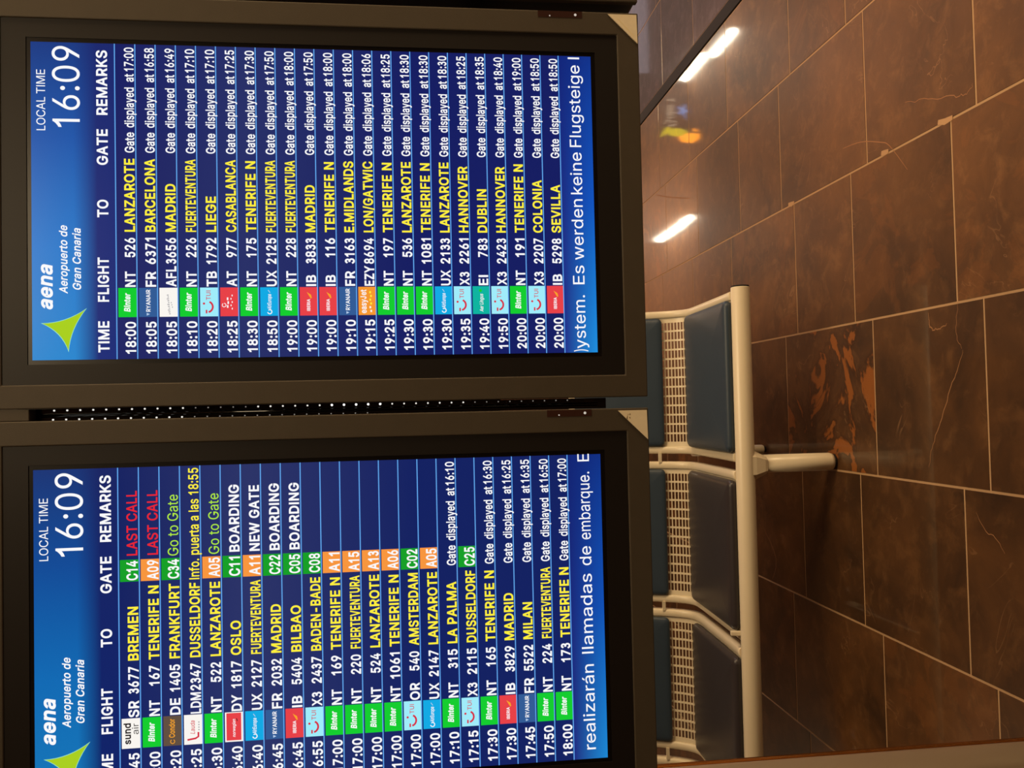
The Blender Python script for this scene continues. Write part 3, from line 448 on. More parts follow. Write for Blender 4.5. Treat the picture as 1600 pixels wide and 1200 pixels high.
class Sheet:
    """flat printed / displayed marks on the screen, in millimetres from its top left corner"""
    def __init__(s, ox, oz): s.v, s.f, s.m, s.ox, s.oz = [], [], [], ox, oz
    def P(s, x, z, y): return (s.ox + x * 0.001, y, s.oz - z * 0.001)
    def poly(s, pts, mi, y):
        n = len(s.v); s.v += [s.P(x, z, y) for x, z in pts]; s.f.append(tuple(range(n, n + len(pts)))); s.m.append(mi)
    def rect(s, x0, x1, z0, z1, mi, y): s.poly([(x0, z1), (x1, z1), (x1, z0), (x0, z0)], mi, y)
    def text(s, body, x, base, cap, mi, width=None, bold=44, italic=False, right=False, y=-0.0009):
        gv, gf = glyphs(body, bold, italic)
        w0 = max(p[0] for p in gv)
        if width is None: width = natural(body, cap)
        sx = width / w0
        if right: x = x - width
        n = len(s.v)
        s.v += [s.P(x + p[0] * sx, base - p[1] * cap, y) for p in gv]
        for f in gf: s.f.append(tuple(n + i for i in f)); s.m.append(mi)
    def stroke(s, pts, w, mi, y=-0.0009):
        V = [Vector(p) for p in pts]; L = []
        for i, p in enumerate(V):
            d = (V[min(len(V) - 1, i + 1)] - V[max(0, i - 1)]).normalized(); nn = Vector((-d.y, d.x)) * w * 0.5
            L.append((p + nn, p - nn))
        for a, b in zip(L, L[1:]): s.poly([tuple(a[0]), tuple(b[0]), tuple(b[1]), tuple(a[1])], mi, y)
    def build(s, name, mats, parent): return raw(name, s.v, s.f, s.m, mats, parent)

def arc(cx, cz, r, a0, a1, n=10):
    return [(cx + r * math.cos(math.radians(a0 + (a1 - a0) * k / n)), cz + r * math.sin(math.radians(a0 + (a1 - a0) * k / n))) for k in range(n + 1)]

# display colours (what the pixels of the screen give off)
C = {}
PAL = [('white', (250, 250, 252)), ('yellow', (255, 240, 60)), ('red_text', (235, 38, 50)), ('lime_text', (178, 236, 60)),
       ('line_blue', (98, 168, 240)), ('gate_green', (24, 160, 40)), ('gate_orange', (248, 150, 62)), ('box_green', (22, 205, 48)),
       ('box_navy', (52, 92, 150)), ('box_white', (250, 246, 240)), ('box_sky', (160, 236, 250)), ('box_red', (232, 66, 72)),
       ('box_cyan', (20, 170, 228)), ('box_teal', (16, 180, 160)), ('box_orange', (246, 152, 48)), ('box_brown', (98, 80, 66)),
       ('ink_red', (214, 50, 70)), ('ink_black', (40, 34, 34)), ('ink_grey', (150, 150, 156)), ('ink_amber', (250, 165, 40)),
       ('logo_lime', (170, 208, 34)), ('logo_edge', (150, 226, 200)), ('ink_brown', (110, 90, 84)), ('shade_blue', (180, 205, 235))]
PI = {n: i + 1 for i, (n, c) in enumerate(PAL)}
PM = [emit('display_' + n, lin(*c)) for n, c in PAL]

def grad_emit(name, build):
    m = bpy.data.materials.new(name); m.use_nodes = True
    nt = m.node_tree; nt.nodes.clear()
    tc = nt.nodes.new('ShaderNodeTexCoord'); sx = nt.nodes.new('ShaderNodeSeparateXYZ'); nt.links.new(tc.outputs['Object'], sx.inputs[0])
    col = build(nt, sx)
    e = nt.nodes.new('ShaderNodeEmission'); nt.links.new(col, e.inputs[0])
    g = nt.nodes.new('ShaderNodeBsdfGlossy'); g.inputs['Roughness'].default_value = 0.25; g.inputs['Color'].default_value = (0.015, 0.015, 0.015, 1)
    a = nt.nodes.new('ShaderNodeAddShader'); nt.links.new(e.outputs[0], a.inputs[0]); nt.links.new(g.outputs[0], a.inputs[1])
    o = nt.nodes.new('ShaderNodeOutputMaterial'); nt.links.new(a.outputs[0], o.inputs[0])
    return m
def ramp2(nt, src, lo, hi, stops):
    mr = nt.nodes.new('ShaderNodeMapRange'); mr.inputs[1].default_value = lo; mr.inputs[2].default_value = hi
    nt.links.new(src, mr.inputs[0])
    r = nt.nodes.new('ShaderNodeValToRGB'); e = r.color_ramp.elements
    e[0].position = stops[0][0]; e[0].color = lin(*stops[0][1]); e[1].position = stops[-1][0]; e[1].color = lin(*stops[-1][1])
    for p, c in stops[1:-1]:
        n = e.new(p); n.color = lin(*c)
    nt.links.new(mr.outputs[0], r.inputs[0]); return r.outputs[0]
def rmix(nt, fac, a, b):
    x = nt.nodes.new('ShaderNodeMix'); x.data_type = 'RGBA'
    nt.links.new(fac, x.inputs[0]); nt.links.new(a, x.inputs[6]); nt.links.new(b, x.inputs[7]); return x.outputs[2]

Z_TOP = 1.1183      # screen top above the housing's lower edge
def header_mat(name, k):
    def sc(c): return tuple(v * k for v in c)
    def b(nt, s):
        top = ramp2(nt, s.outputs['X'], -0.2865, 0.2865, [(0, sc((24, 132, 205))), (0.35, sc((20, 118, 200))), (0.7, sc((20, 84, 168))), (1, sc((26, 58, 130)))])
        low = ramp2(nt, s.outputs['X'], -0.2865, 0.2865, [(0, sc((18, 40, 118))), (1, sc((26, 40, 110)))])
        fac = ramp2(nt, s.outputs['Z'], Z_TOP - 0.112, Z_TOP - 0.072, [(0, (255, 255, 255)), (1, (0, 0, 0))])
        return rmix(nt, fac, top, low)
    return grad_emit(name, b)
def hazed_row_mat(name, a, c):
    return grad_emit(name, lambda nt, s: ramp2(nt, s.outputs['Z'], Z_TOP - 0.96, Z_TOP - 0.14, [(0, c), (0.35, c), (0.72, a), (1, c)]))  # paler middle band: haze of room reflections put into the row colour
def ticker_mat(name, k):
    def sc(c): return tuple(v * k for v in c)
    def b(nt, s):
        low = ramp2(nt, s.outputs['X'], -0.2865, 0.2865, [(0, sc((30, 140, 220))), (0.5, sc((18, 84, 190))), (1, sc((18, 50, 138)))])
        top = ramp2(nt, s.outputs['X'], -0.2865, 0.2865, [(0, sc((34, 52, 140))), (1, sc((18, 38, 122)))])
        fac = ramp2(nt, s.outputs['Z'], Z_TOP - 1.02, Z_TOP - 0.962, [(0, (0, 0, 0)), (1, (255, 255, 255))])
        return rmix(nt, fac, low, top)
    return grad_emit(name, b)

def logo(s, kind, z0):
    """airline badge of one row; z0 = the row's upper line"""
    x0, x1, a, b = 75.6, 128.2, z0 + 3.2, z0 + 34.6
    cx, cz = (x0 + x1) / 2, (a + b) / 2
    def bg(c): s.rect(x0, x1, a, b, PI[c], -0.0006)
    if kind == 'binter':
        bg('box_green'); s.text('Binter', 85, cz + 5.0, 11, PI['white'], 34, 60, True)
    elif kind == 'ryanair':
        bg('box_navy'); s.text('RYANAIR', 85, cz + 4.2, 7.6, PI['white'], 40, 34); s.poly([(78, cz - 2.5), (83, cz - 2.5), (80.5, cz + 3)], PI['shade_blue'], -0.0009)
    elif kind == 'aeroflot':
        bg('box_white')
        for k in range(11): s.rect(80 + k * 3.4, 81.6 + k * 3.4, cz + 1 - (k % 3) * 0.8 - k * 0.3, cz + 3.4 - k * 0.3, PI['ink_grey'], -0.0009)
        for k in range(3): s.rect(92 + k * 4, 94 + k * 4, cz + 6 - k, cz + 7.4 - k, PI['ink_grey'], -0.0009)
    elif kind == 'tui':
        bg('box_sky')
        s.stroke(arc(93, cz - 3.5, 10, 165, 25, 12), 3.4, PI['ink_red']); s.rect(81, 87.5, cz - 6, cz - 3.2, PI['ink_red'], -0.0009)
        s.poly(arc(99, cz - 9, 2.1, 0, 324, 9), PI['ink_red'], -0.0009); s.text('TUI', 105.5, cz + 3, 8, PI['ink_red'], 17, 12)
    elif kind == 'maroc':
        bg('box_red'); s.stroke(arc(cx - 6, cz - 9, 3.4, 0, 330, 9), 1.2, PI['white'])
        for k in range(3): s.rect(cx - 11 + k * 7, cx - 6 + k * 7, cz - 4 + (k % 2), cz - 1.4 + (k % 2), PI['white'], -0.0009)
        for k in range(5): s.rect(cx - 14 + k * 6, cx - 11 + k * 6, cz + 4.4 - (k % 2) * 2, cz + 6.2 - (k % 2) * 2, PI['white'], -0.0009)
    elif kind == 'europa':
        bg('box_cyan'); s.stroke(arc(83, cz + 1, 3.8, -40, 260, 10), 1.7, PI['white']); s.text('AirEuropa', 87.5, cz + 4, 7, PI['white'], 28, 26, True)
        s.stroke([(118, cz + 2), (123, cz - 1.5)], 1.2, PI['shade_blue'])
    elif kind == 'iberia':
        bg('box_red'); s.text('IBERIA', 84, cz + 3, 6, PI['white'], 22, 40); s.poly([(107, cz + 4), (112, cz + 1), (119, cz - 3), (114, cz + 4.5), (108, cz + 6)], PI['ink_amber'], -0.0009)
    elif kind == 'easyjet':
        bg('box_orange'); s.text('easyJet', 79, cz - 1, 11, PI['white'], 44, 34)
        for k in range(6): s.rect(81 + k * 7, 85 + k * 7, cz + 6 - (k % 2) * 1.5, cz + 9 - (k % 2) * 1.5, PI['box_white' if k < 2 else 'box_sky'] if k < 2 else PI['yellow'], -0.0009)
    elif kind == 'lingus':
        bg('box_teal'); s.text('Aer Lingus', 80, cz + 4, 7, PI['white'], 34, 26, True); s.poly(arc(120, cz - 1, 3, 0, 300, 6), PI['box_green'], -0.0009)
    elif kind == 'sundair':
        bg('box_white'); s.text('sund', 83, cz + 0, 12.5, PI['ink_black'], 37, 50); s.text('air', 100, cz + 13, 11, PI['ink_black'], 19, 0)
    elif kind == 'condor':
        bg('box_brown'); s.text('Condor', 90, cz + 4, 10, PI['ink_amber'], 33, 30); s.stroke(arc(83, cz, 3.6, 30, 330, 9), 1.2, PI['ink_amber'])
    elif kind == 'lauda':
        bg('box_white'); s.stroke([(84, cz - 10), (86, cz + 4), (89, cz + 9), (97, cz + 9)], 3.2, PI['ink_red']); s.text('Lauda', 94, cz + 3, 8, PI['ink_red'], 24, 14, True)
        for k in range(4): s.rect(100 + k * 4.5, 102 + k * 4.5, cz + 9, cz + 11, PI['ink_grey'], -0.0009)
    elif kind == 'norwegian':
        bg('box_white'); s.rect(x0 + 2.5, x1 - 1.5, a + 2.5, b - 3, PI['box_red'], -0.0007); s.text('norwegian', 84, cz + 2.5, 5.5, PI['white'], 32, 24, True)
        s.stroke([(112, cz + 6), (117, cz + 4.5)], 1.4, PI['ink_black'])

def gate(s, g, z0):
    s.rect(369.8, 408.6, z0 + 2.6, z0 + 34.4, PI['gate_green' if g[0] == 'C' else 'gate_orange'], -0.0006)
    s.text(g, 372, z0 + 33.2, 19.5, PI['white'], 34.5)

LINE0, PITCH = 143.6, 35.47
def flight_rows(parent, data, z_line, mrow):
    for i, (t, lg, code, num, dest, rem) in enumerate(data):
        s = Sheet(-0.2865, Z_TOP); z0 = z_line + i * PITCH; base = z0 + 33.2
        s.rect(0, 573, z0 + 0.9, z0 + PITCH - 0.9, 0, -0.0003)
        s.rect(0, 573, z0 - 0.9, z0 + 0.9, PI['line_blue'], -0.0003)
        if i == len(data) - 1: s.rect(0, 573, z0 + PITCH - 0.9, z0 + PITCH + 0.9, PI['line_blue'], -0.0003)
        s.text(t, 9.5, base, 18.2, PI['white'], 57.5)
        logo(s, lg, z0)
        s.text(code, 130.0, base, 18.2, PI['white'], min(natural(code, 18.2), 37.5))
        s.text(num, 219, base, 18.2, PI['white'], None, right=True)
        s.text(dest, 230, base, 18.2, PI['yellow'], min(natural(dest, 18.2), 133))
        if rem:
            if rem[0] in 'AC' and len(rem) >= 3 and rem[1].isdigit():
                gate(s, rem[:3], z0)
                r = rem[3:].strip()
                if r == 'LAST CALL': s.text(r, 416, base - 0.5, 18.2, PI['red_text'], 115, 24)
                elif r == 'Go to Gate': s.text(r, 413, base - 1, 18.2, PI['lime_text'], 109, 0)
                elif r == 'BOARDING': s.text(r, 415.5, base - 0.5, 18.2, PI['white'], 121)
                elif r == 'NEW GATE': s.text(r, 415.5, base - 0.5, 18.2, PI['white'], 119)
            elif rem.startswith('Info'):
                s.text(rem, 369, base - 0.5, 17.5, PI['yellow'], 200, 26)
            else:
                s.text('Gate', 374, base, 16.6, PI['white'], 37, 32); s.text('displayed', 420, base, 16.6, PI['white'], 73, 30)
                s.text('at', 503.5, base, 16.6, PI['white'], 14.5, 30); s.text(rem, 523, base, 16.6, PI['white'], 43.5, 32)
        o = s.build('flight_row', [mrow] + PM, parent)
        o['label'] = ('row of the %s flight %s %s to %s' % (t, code, num, dest.title()))

def display(parent, mons, rows, z_line, ticker, k):
    mh, mr, mt = mons
    s = Sheet(-0.2865, Z_TOP)
    s.rect(0, 573, 0, 1023, 0, 0.0)
    scr = s.build('screen', [mr], parent)
    s = Sheet(-0.2865, Z_TOP)
    s.rect(0, 573, 0, z_line - 0.9, 0, -0.0003)
    tri = []
    A, B_, Cc = (66, 14.5), (92.5, 93), (13.5, 61.5)
    ctr = (57, 57)
    def side(p, q, kk):
        mid = ((p[0] + q[0]) / 2, (p[1] + q[1]) / 2); c = (mid[0] + (ctr[0] - mid[0]) * kk, mid[1] + (ctr[1] - mid[1]) * kk)
        return [((1 - t) ** 2 * p[0] + 2 * t * (1 - t) * c[0] + t * t * q[0], (1 - t) ** 2 * p[1] + 2 * t * (1 - t) * c[1] + t * t * q[1]) for t in [j / 8 for j in range(8)]]
    tri = side(A, B_, 0.62) + side(B_, Cc, 0.62) + side(Cc, A, 0.62)
    def fan(pts, mi, y, grow):
        pts = [(ctr[0] + (p[0] - ctr[0]) * grow, ctr[1] + (p[1] - ctr[1]) * grow) for p in pts]
        for p, q in zip(pts, pts[1:] + pts[:1]): s.poly([ctr, p, q], mi, y)
    fan(tri, PI['logo_edge'], -0.0007, 1.0); fan(tri, PI['logo_lime'], -0.0009, 0.93)
    s.text('aena', 90.5, 35.2, 25.5, PI['white'], 81, 52, True)
    s.text('Aeropuerto de', 118.5, 60.5, 14.2, PI['white'], 123, 32, True)
    s.text('Gran Canaria', 125.5, 83.3, 14.2, PI['white'], 111, 32, True)
    s.text('LOCAL TIME', 412.5, 24.2, 14.4, PI['white'], 110, -18)
    s.text('16:09', 419, 83.0, 46, PI['white'], 147, -6)
    for w, x, wd in (('TIME', 12.5, 56), ('FLIGHT', 103.5, 80), ('TO', 256, 32), ('GATE', 351, 65), ('REMARKS', 442, 118)):
        s.text(w, x, 131, 19.2, PI['white'], wd)
    s.build('header_panel', [mh] + PM, scr)
    flight_rows(scr, rows, z_line, mr)
    zt = z_line + 23 * PITCH + 0.9
    s = Sheet(-0.2865, Z_TOP); s.rect(0, 573, zt, 1023, 0, -0.0003)
    for w, x, wd in ticker: s.text(w, x, 1000.5, 22.3, PI['white'], wd, 2)
    s.build('ticker_bar', [mt] + PM, scr)

G = lambda t: t
RIGHT = [('18:00', 'binter', 'NT', '526', 'LANZAROTE', '17:00'), ('18:05', 'ryanair', 'FR', '6371', 'BARCELONA', '16:58'), ('18:05', 'aeroflot', 'AFL', '3656', 'MADRID', '16:49'),
 ('18:10', 'binter', 'NT', '226', 'FUERTEVENTURA', '17:10'), ('18:20', 'tui', 'TB', '1792', 'LIEGE', '17:10'), ('18:25', 'maroc', 'AT', '977', 'CASABLANCA', '17:25'),
 ('18:30', 'binter', 'NT', '175', 'TENERIFE N', '17:30'), ('18:50', 'europa', 'UX', '2125', 'FUERTEVENTURA', '17:50'), ('19:00', 'binter', 'NT', '228', 'FUERTEVENTURA', '18:00'),
 ('19:00', 'iberia', 'IB', '3833', 'MADRID', '17:50'), ('19:00', 'iberia', 'IB', '116', 'TENERIFE N', '18:00'), ('19:10', 'ryanair', 'FR', '3163', 'E.MIDLANDS', '18:00'),
 ('19:15', 'easyjet', 'EZY', '8694', 'LON/GATWIC', '18:06'), ('19:25', 'binter', 'NT', '197', 'TENERIFE N', '18:25'), ('19:30', 'binter', 'NT', '536', 'LANZAROTE', '18:30'),
 ('19:30', 'binter', 'NT', '1081', 'TENERIFE N', '18:30'), ('19:30', 'europa', 'UX', '2133', 'LANZAROTE', '18:30'), ('19:35', 'tui', 'X3', '2261', 'HANNOVER', '18:25'),
 ('19:40', 'lingus', 'EI', '783', 'DUBLIN', '18:35'), ('19:50', 'tui', 'X3', '2423', 'HANNOVER', '18:40'), ('20:00', 'binter', 'NT', '191', 'TENERIFE N', '19:00'),
 ('20:00', 'tui', 'X3', '2207', 'COLONIA', '18:50'), ('20:00', 'iberia', 'IB', '5298', 'SEVILLA', '18:50')]
LEFT = [('15:45', 'sundair', 'SR', '3677', 'BREMEN', 'C14LAST CALL'), ('16:00', 'binter', 'NT', '167', 'TENERIFE N', 'A09LAST CALL'), ('16:20', 'condor', 'DE', '1405', 'FRANKFURT', 'C34Go to Gate'),
 ('16:25', 'lauda', 'LDM', '2347', 'DUSSELDORF', 'Info. puerta a las 18:55'), ('16:30', 'binter', 'NT', '522', 'LANZAROTE', 'A05Go to Gate'), ('16:40', 'norwegian', 'DY', '1817', 'OSLO', 'C11BOARDING'),
 ('16:40', 'europa', 'UX', '2127', 'FUERTEVENTURA', 'A11NEW GATE'), ('16:45', 'ryanair', 'FR', '2032', 'MADRID', 'C22BOARDING'), ('16:45', 'iberia', 'IB', '5404', 'BILBAO', 'C05BOARDING'),
 ('16:55', 'tui', 'X3', '2437', 'BADEN-BADE', 'C08'), ('17:00', 'binter', 'NT', '169', 'TENERIFE N', 'A11'), ('17:00', 'binter', 'NT', '220', 'FUERTEVENTURA', 'A15'),
 ('17:00', 'binter', 'NT', '524', 'LANZAROTE', 'A13'), ('17:00', 'binter', 'NT', '1061', 'TENERIFE N', 'A06'), ('17:00', 'tui', 'OR', '540', 'AMSTERDAM', 'C02'),
 ('17:00', 'europa', 'UX', '2147', 'LANZAROTE', 'A05'), ('17:10', 'binter', 'NT', '315', 'LA PALMA', '16:10'), ('17:15', 'tui', 'X3', '2115', 'DUSSELDORF', 'C25'),
 ('17:30', 'binter', 'NT', '165', 'TENERIFE N', '16:30'), ('17:30', 'iberia', 'IB', '3829', 'MADRID', '16:25'), ('17:45', 'ryanair', 'FR', '5522', 'MILAN', '16:35'),
 ('17:50', 'binter', 'NT', '224', 'FUERTEVENTURA', '16:50'), ('18:00', 'binter', 'NT', '173', 'TENERIFE N', '17:00')]
TICK_R = [(')', 2, 4), ('ystem.', 8, 102), ('Es', 131, 36), ('werden', 178, 117), ('keine', 304.5, 81), ('Flugsteige', 396, 159), ('I', 567, 3.4)]
TICK_L = [('realizarán', 17.5, 159), ('llamadas', 197, 150), ('de', 363, 36), ('embarque.', 412, 128), ('E', 560, 14)]

# ------------------------------------------------------------------ monitors
M_FRAME = mat('frame_paint', lin(74, 66, 54), 0.55, 0.0, 0.3, noise=0.08, nscale=30, bump=0.15, bscale=900)
M_BEZEL = mat('bezel_black', lin(26, 22, 20), 0.5, 0.0, 0.3)
M_GLASSB = mat('screen_border', lin(14, 12, 12), 0.3, 0.0, 0.4)
M_BODY = mat('housing_black', lin(22, 20, 19), 0.5)
M_PLATE = mat('brushed_plate', lin(246, 232, 200), 0.5, 0.0, 0.5, noise=0.06, nscale=120)
M_PLATE_INK = mat('plate_engraving', lin(255, 236, 180), 0.35)
M_PLATE_WEAR = mat('plate_scuff', lin(150, 124, 88), 0.6)
M_SENSOR = mat('sensor_window', lin(58, 34, 28), 0.3)
M_LED = emit('led_lens', lin(225, 212, 196), 0.8)
D = 1.6086
X0S, PITCHX = 0.38971, 0.76751

def monitor(cx, label, rows=None, ticker=None, mons=None, k=1.0, plate=True, wear=False):
    root = empty('departures_monitor', (cx, D, 1.026), label, 'monitor', 'row of departures monitors')
    hw, ht = 0.373, 1.212
    ow = (-hw, hw, 0.0, ht); iw = (-0.3305, 0.329, 0.043, 1.169)
    bm = bmesh.new(); box(bm, -hw + 0.002, hw - 0.002, 0.006, 0.10, 0.002, ht - 0.002); bevel(obj('housing', bm, M_BODY, root), 0.006)
    bm = bmesh.new(); ring(bm, ow, iw, -0.004, 0.010); bevel(obj('frame', bm, M_FRAME, root), 0.0022, 3)
    so = (-0.2945, 0.2945, Z_TOP - 1.0315, Z_TOP + 0.008); si = (-0.2865, 0.2865, Z_TOP - 1.023, Z_TOP)
    bm = bmesh.new(); ring(bm, iw, so, -0.001, 0.008); ring(bm, so, si, 0.0006, 0.008, 1); obj('bezel', bm, [M_BEZEL, M_GLASSB], root)
    display_root = root
    if rows: display(root, mons, rows, LINE0 if rows is RIGHT else 142.6, ticker, k)
    else:
        s = Sheet(-0.2865, Z_TOP); s.rect(0, 573, 0, 1023, 0, 0.0); s.build('screen', [mons[1]], root)
    if plate:
        bm = bmesh.new()
        tri = [(hw - 0.0045, 0.0035), (hw - 0.0045, 0.0600), (hw - 0.0605, 0.0025)]
        a = [bm.verts.new((x, -0.0064, z)) for x, z in tri]; b = [bm.verts.new((x, -0.0040, z)) for x, z in tri]
        bm.faces.new(a); bm.faces.new(b)
        for i in range(3): bm.faces.new((a[i], a[(i + 1) % 3], b[(i + 1) % 3], b[i]))
        rnd = random.Random(4)
        if not wear:
            for i in range(13):          # worn engraved line along the slanted edge
                t = 0.18 + 0.058 * i; px = hw - 0.0045 - 0.056 * t - 0.0035 + 0.010; pz = 0.0600 - 0.0575 * t - 0.002
                px = hw - 0.0105 - 0.046 * t + 0.006; pz = 0.0480 - 0.0440 * t + 0.001
                w_ = 0.0009 + 0.0008 * rnd.random()
                q = [bm.verts.new((px + dx, -0.0066, pz + dz)) for dx, dz in ((-w_, -0.0012), (w_, 0.0004), (w_ * 0.6, 0.0018), (-w_, 0.0007))]
                bm.faces.new(q).material_index = 1
        else:
            for i in range(9):
                px, pz = hw - 0.010 - 0.010 * rnd.random(), 0.036 + 0.008 * rnd.random()
                w_ = 0.0016 * rnd.random() + 0.0006
                q = [bm.verts.new((px + dx, -0.0066, pz + dz)) for dx, dz in ((-w_, -0.0008), (w_, -0.0003), (w_, 0.0006), (-w_, 0.0008))]
                bm.faces.new(q).material_index = 2
        o = obj('corner_plate', bm, [M_PLATE, M_PLATE_INK, M_PLATE_WEAR], root); o['label'] = 'pale triangular metal plate on the lower right corner'
        zc = 0.154
        bm = bmesh.new(); box(bm, hw - 0.0135, hw - 0.001, -0.0046, -0.001, zc - 0.043, zc + 0.043)
        sw = obj('sensor_window', bm, M_SENSOR, root); sw['label'] = 'dark red sensor strip with two tiny lights'
        bm = bmesh.new(); lathe(bm, (0, 0), [(0.0001, 0.0012), (0.0016, 0.0008), (0.0026, 0.0)][::-1], 12)
        bmesh.ops.rotate(bm, verts=bm.verts, matrix=Matrix.Rotation(math.pi / 2, 3, 'X')); bmesh.ops.translate(bm, verts=bm.verts, vec=(hw - 0.0075, -0.0046, zc - 0.030))
        obj('led', bm, M_LED, sw)
        bm = bmesh.new(); lathe(bm, (0, 0), [(0.0001, 0.0008), (0.0009, 0.0005), (0.0013, 0.0)][::-1], 12)
        bmesh.ops.rotate(bm, verts=bm.verts, matrix=Matrix.Rotation(math.pi / 2, 3, 'X')); bmesh.ops.translate(bm, verts=bm.verts, vec=(hw - 0.0105, -0.0046, zc + 0.020))
        obj('led', bm, M_LED, sw)
    return root

MR = (header_mat('display_header_bright', 1.0), hazed_row_mat('display_rows_haze_bright', (40, 48, 104), (22, 30, 98)), ticker_mat('display_ticker_bright', 1.0))
ML = (header_mat('display_header_dim', 0.9), hazed_row_mat('display_rows_haze_dim', (44, 52, 104), (20, 34, 98)), ticker_mat('display_ticker_dim', 0.95))
monitor(X0S, 'black departures monitor listing flights from 18:00 to 20:00, right of the dotted gap', RIGHT, TICK_R, MR, 1.0)
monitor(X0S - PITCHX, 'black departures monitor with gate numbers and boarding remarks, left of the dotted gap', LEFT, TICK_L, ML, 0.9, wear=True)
monitor(X0S + 2 * PITCHX - PITCHX + 0.0, 'third dark monitor frame cut off at the right edge, beside the 18:00 flights monitor', None, None, MR, 1.0, plate=False)

# ------------------------------------------------------------------ mount that carries the monitors
M_GLOSSB = mat('gloss_black', lin(12, 11, 11), 0.08, 0.0, 0.6)
M_STUD = emit('dot_white', lin(255, 250, 240), 0.9)
M_STUD_HI = emit('dot_white_bright', lin(255, 252, 245), 2.0)
M_STUD_LO = emit('dot_white_faint', lin(255, 244, 230), 0.22)
mount = empty('white_dot_post', (0.006, 1.66, 1.10), 'narrow glossy black post with rows of white dots in the gap between monitors', 'post')
def m_rel(bm): bmesh.ops.translate(bm, verts=bm.verts, vec=-Vector(mount.location))
bm = bmesh.new(); box(bm, -0.0042, 0.0160, 1.634, 1.7115, 1.102, 2.15); m_rel(bm); post = obj('post', bm, M_GLOSSB, mount)
bm = bmesh.new(); cyl(bm, (0.0042, 1.6345, 1.12), (0.0042, 1.6345, 2.148), 0.0035, n=20); m_rel(bm); obj('bead', bm, M_GLOSSB, mount)
bm = bmesh.new(); box(bm, -0.0043, 0.0162, 1.6065, 1.7115, 2.150, 2.26); m_rel(bm); bevel(obj('cap', bm, M_FRAME, mount), 0.0012)
_DM = {}
def dots(xa, xb, z0, z1, n, bright):
    for i in range(n):
        t = i / (n - 1); z = z0 + (z1 - z0) * t; x = xa + (xb - xa) * t
        b = bright(z)
        if b not in _DM:
            r = {1: 0.0021, 0: 0.0016, -1: 0.0012}[b]; bm = bmesh.new()
            c = [bm.verts.new((r * math.cos(a), -0.0013, r * math.sin(a))) for a in [2 * math.pi * k / 10 for k in range(10)]]
            d = [bm.verts.new((v.co.x, 0.0004, v.co.z)) for v in c]
            bm.faces.new(c)
            for k in range(10): bm.faces.new((c[k], c[(k + 1) % 10], d[(k + 1) % 10], d[k]))
            o = _DM[b] = obj('white_dot', bm, {0: M_STUD, 1: M_STUD_HI, -1: M_STUD_LO}[b], post)
        else:
            o = _DM[b].copy(); COL.objects.link(o); o.parent = post
        o.location = Vector((x, 1.6335, z)) - mount.location
def lum(z):
    if 1.52 < z < 1.645: return 1
    if z > 1.89 or 1.37 < z <= 1.52 or 1.645 <= z < 1.76: return 0
    return -1
# dot emission is stepped by height; the strongest stretch lies between the two monitors' middle rows
dots(0.01345, 0.0128, 2.118, 1.178, 43, lum)
dots(-0.0030, -0.0030, 2.120, 1.560, 26, lambda z: 0 if z > 1.89 else -1)
rail = empty('hanging_rail', (0.4, 1.736, 1.30), 'black rail hung from the ceiling behind the departures monitors', 'rail')
def r_rel(bm): bmesh.ops.translate(bm, verts=bm.verts, vec=-Vector(rail.location))
for z in (1.30, 1.95):
    bm = bmesh.new(); box(bm, -0.70, 1.50, 1.7125, 1.76, z, z + 0.06); r_rel(bm); obj('crossbar', bm, M_BODY, rail)
for x in (-0.45, 0.006, 1.2):
    bm = bmesh.new(); cyl(bm, (x, 1.736, 1.36), (x, 1.736, HC), 0.018, n=16); r_rel(bm); obj('hanger_rod', bm, M_BODY, rail)

# ------------------------------------------------------------------ bench
M_WHITE = mat('cream_powder_coat', lin(226, 214, 188), 0.3, 0.0, 0.5, noise=0.03, nscale=12)
M_PAD = mat('blue_vinyl', lin(52, 66, 82), 0.42, 0.0, 0.4, noise=0.08, nscale=9, bump=0.06, bscale=500)
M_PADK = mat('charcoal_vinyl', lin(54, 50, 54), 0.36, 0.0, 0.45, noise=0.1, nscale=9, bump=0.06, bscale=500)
M_RUBBER = mat('black_rubber', lin(18, 16, 15), 0.7)
BY, BZ = 2.862, 0.33
PROF = [(2.888, 0.350), (2.98, 0.345), (3.12, 0.339), (3.26, 0.334), (3.37, 0.331), (3.415, 0.335), (3.447, 0.355), (3.475, 0.390), (3.505, 0.445), (3.535, 0.520), (3.575, 0.630), (3.62, 0.745), (3.645, 0.80)]
prof = smooth_path(PROF, 6)
cum = [0.0]
for a, b in zip(prof, prof[1:]): cum.append(cum[-1] + math.dist(a, b))
def at_s(s):
    if s < 0: a, b = Vector(prof[0]), Vector(prof[1]); d = (b - a).normalized(); return a + d * s, Vector((-d.y, d.x))
    s = min(cum[-1] - 1e-6, s)
    i = max(j for j in range(len(cum)) if cum[j] <= s)
    i = min(i, len(prof) - 2)
    t = (s - cum[i]) / (cum[i + 1] - cum[i]); a, b = Vector(prof[i]), Vector(prof[i + 1])
    d = (b - a).normalized()
    return a + (b - a) * t, Vector((-d.y, d.x))     # point, upward / forward normal (y, z)
def s_of(y, z): return cum[min(range(len(prof)), key=lambda j: (prof[j][0] - y) ** 2 + (prof[j][1] - z) ** 2)]
S_MESH0, S_MESH1 = s_of(3.392, 0.332), s_of(3.495, 0.425)
S_END = cum[-1]

bench = empty('beam_bench', (-0.85, 3.1, 0.0), 'cream metal beam bench with dark blue padded seats on the brown tiled floor', 'bench')
def rel(bm): bmesh.ops.translate(bm, verts=bm.verts, vec=-Vector(bench.location))

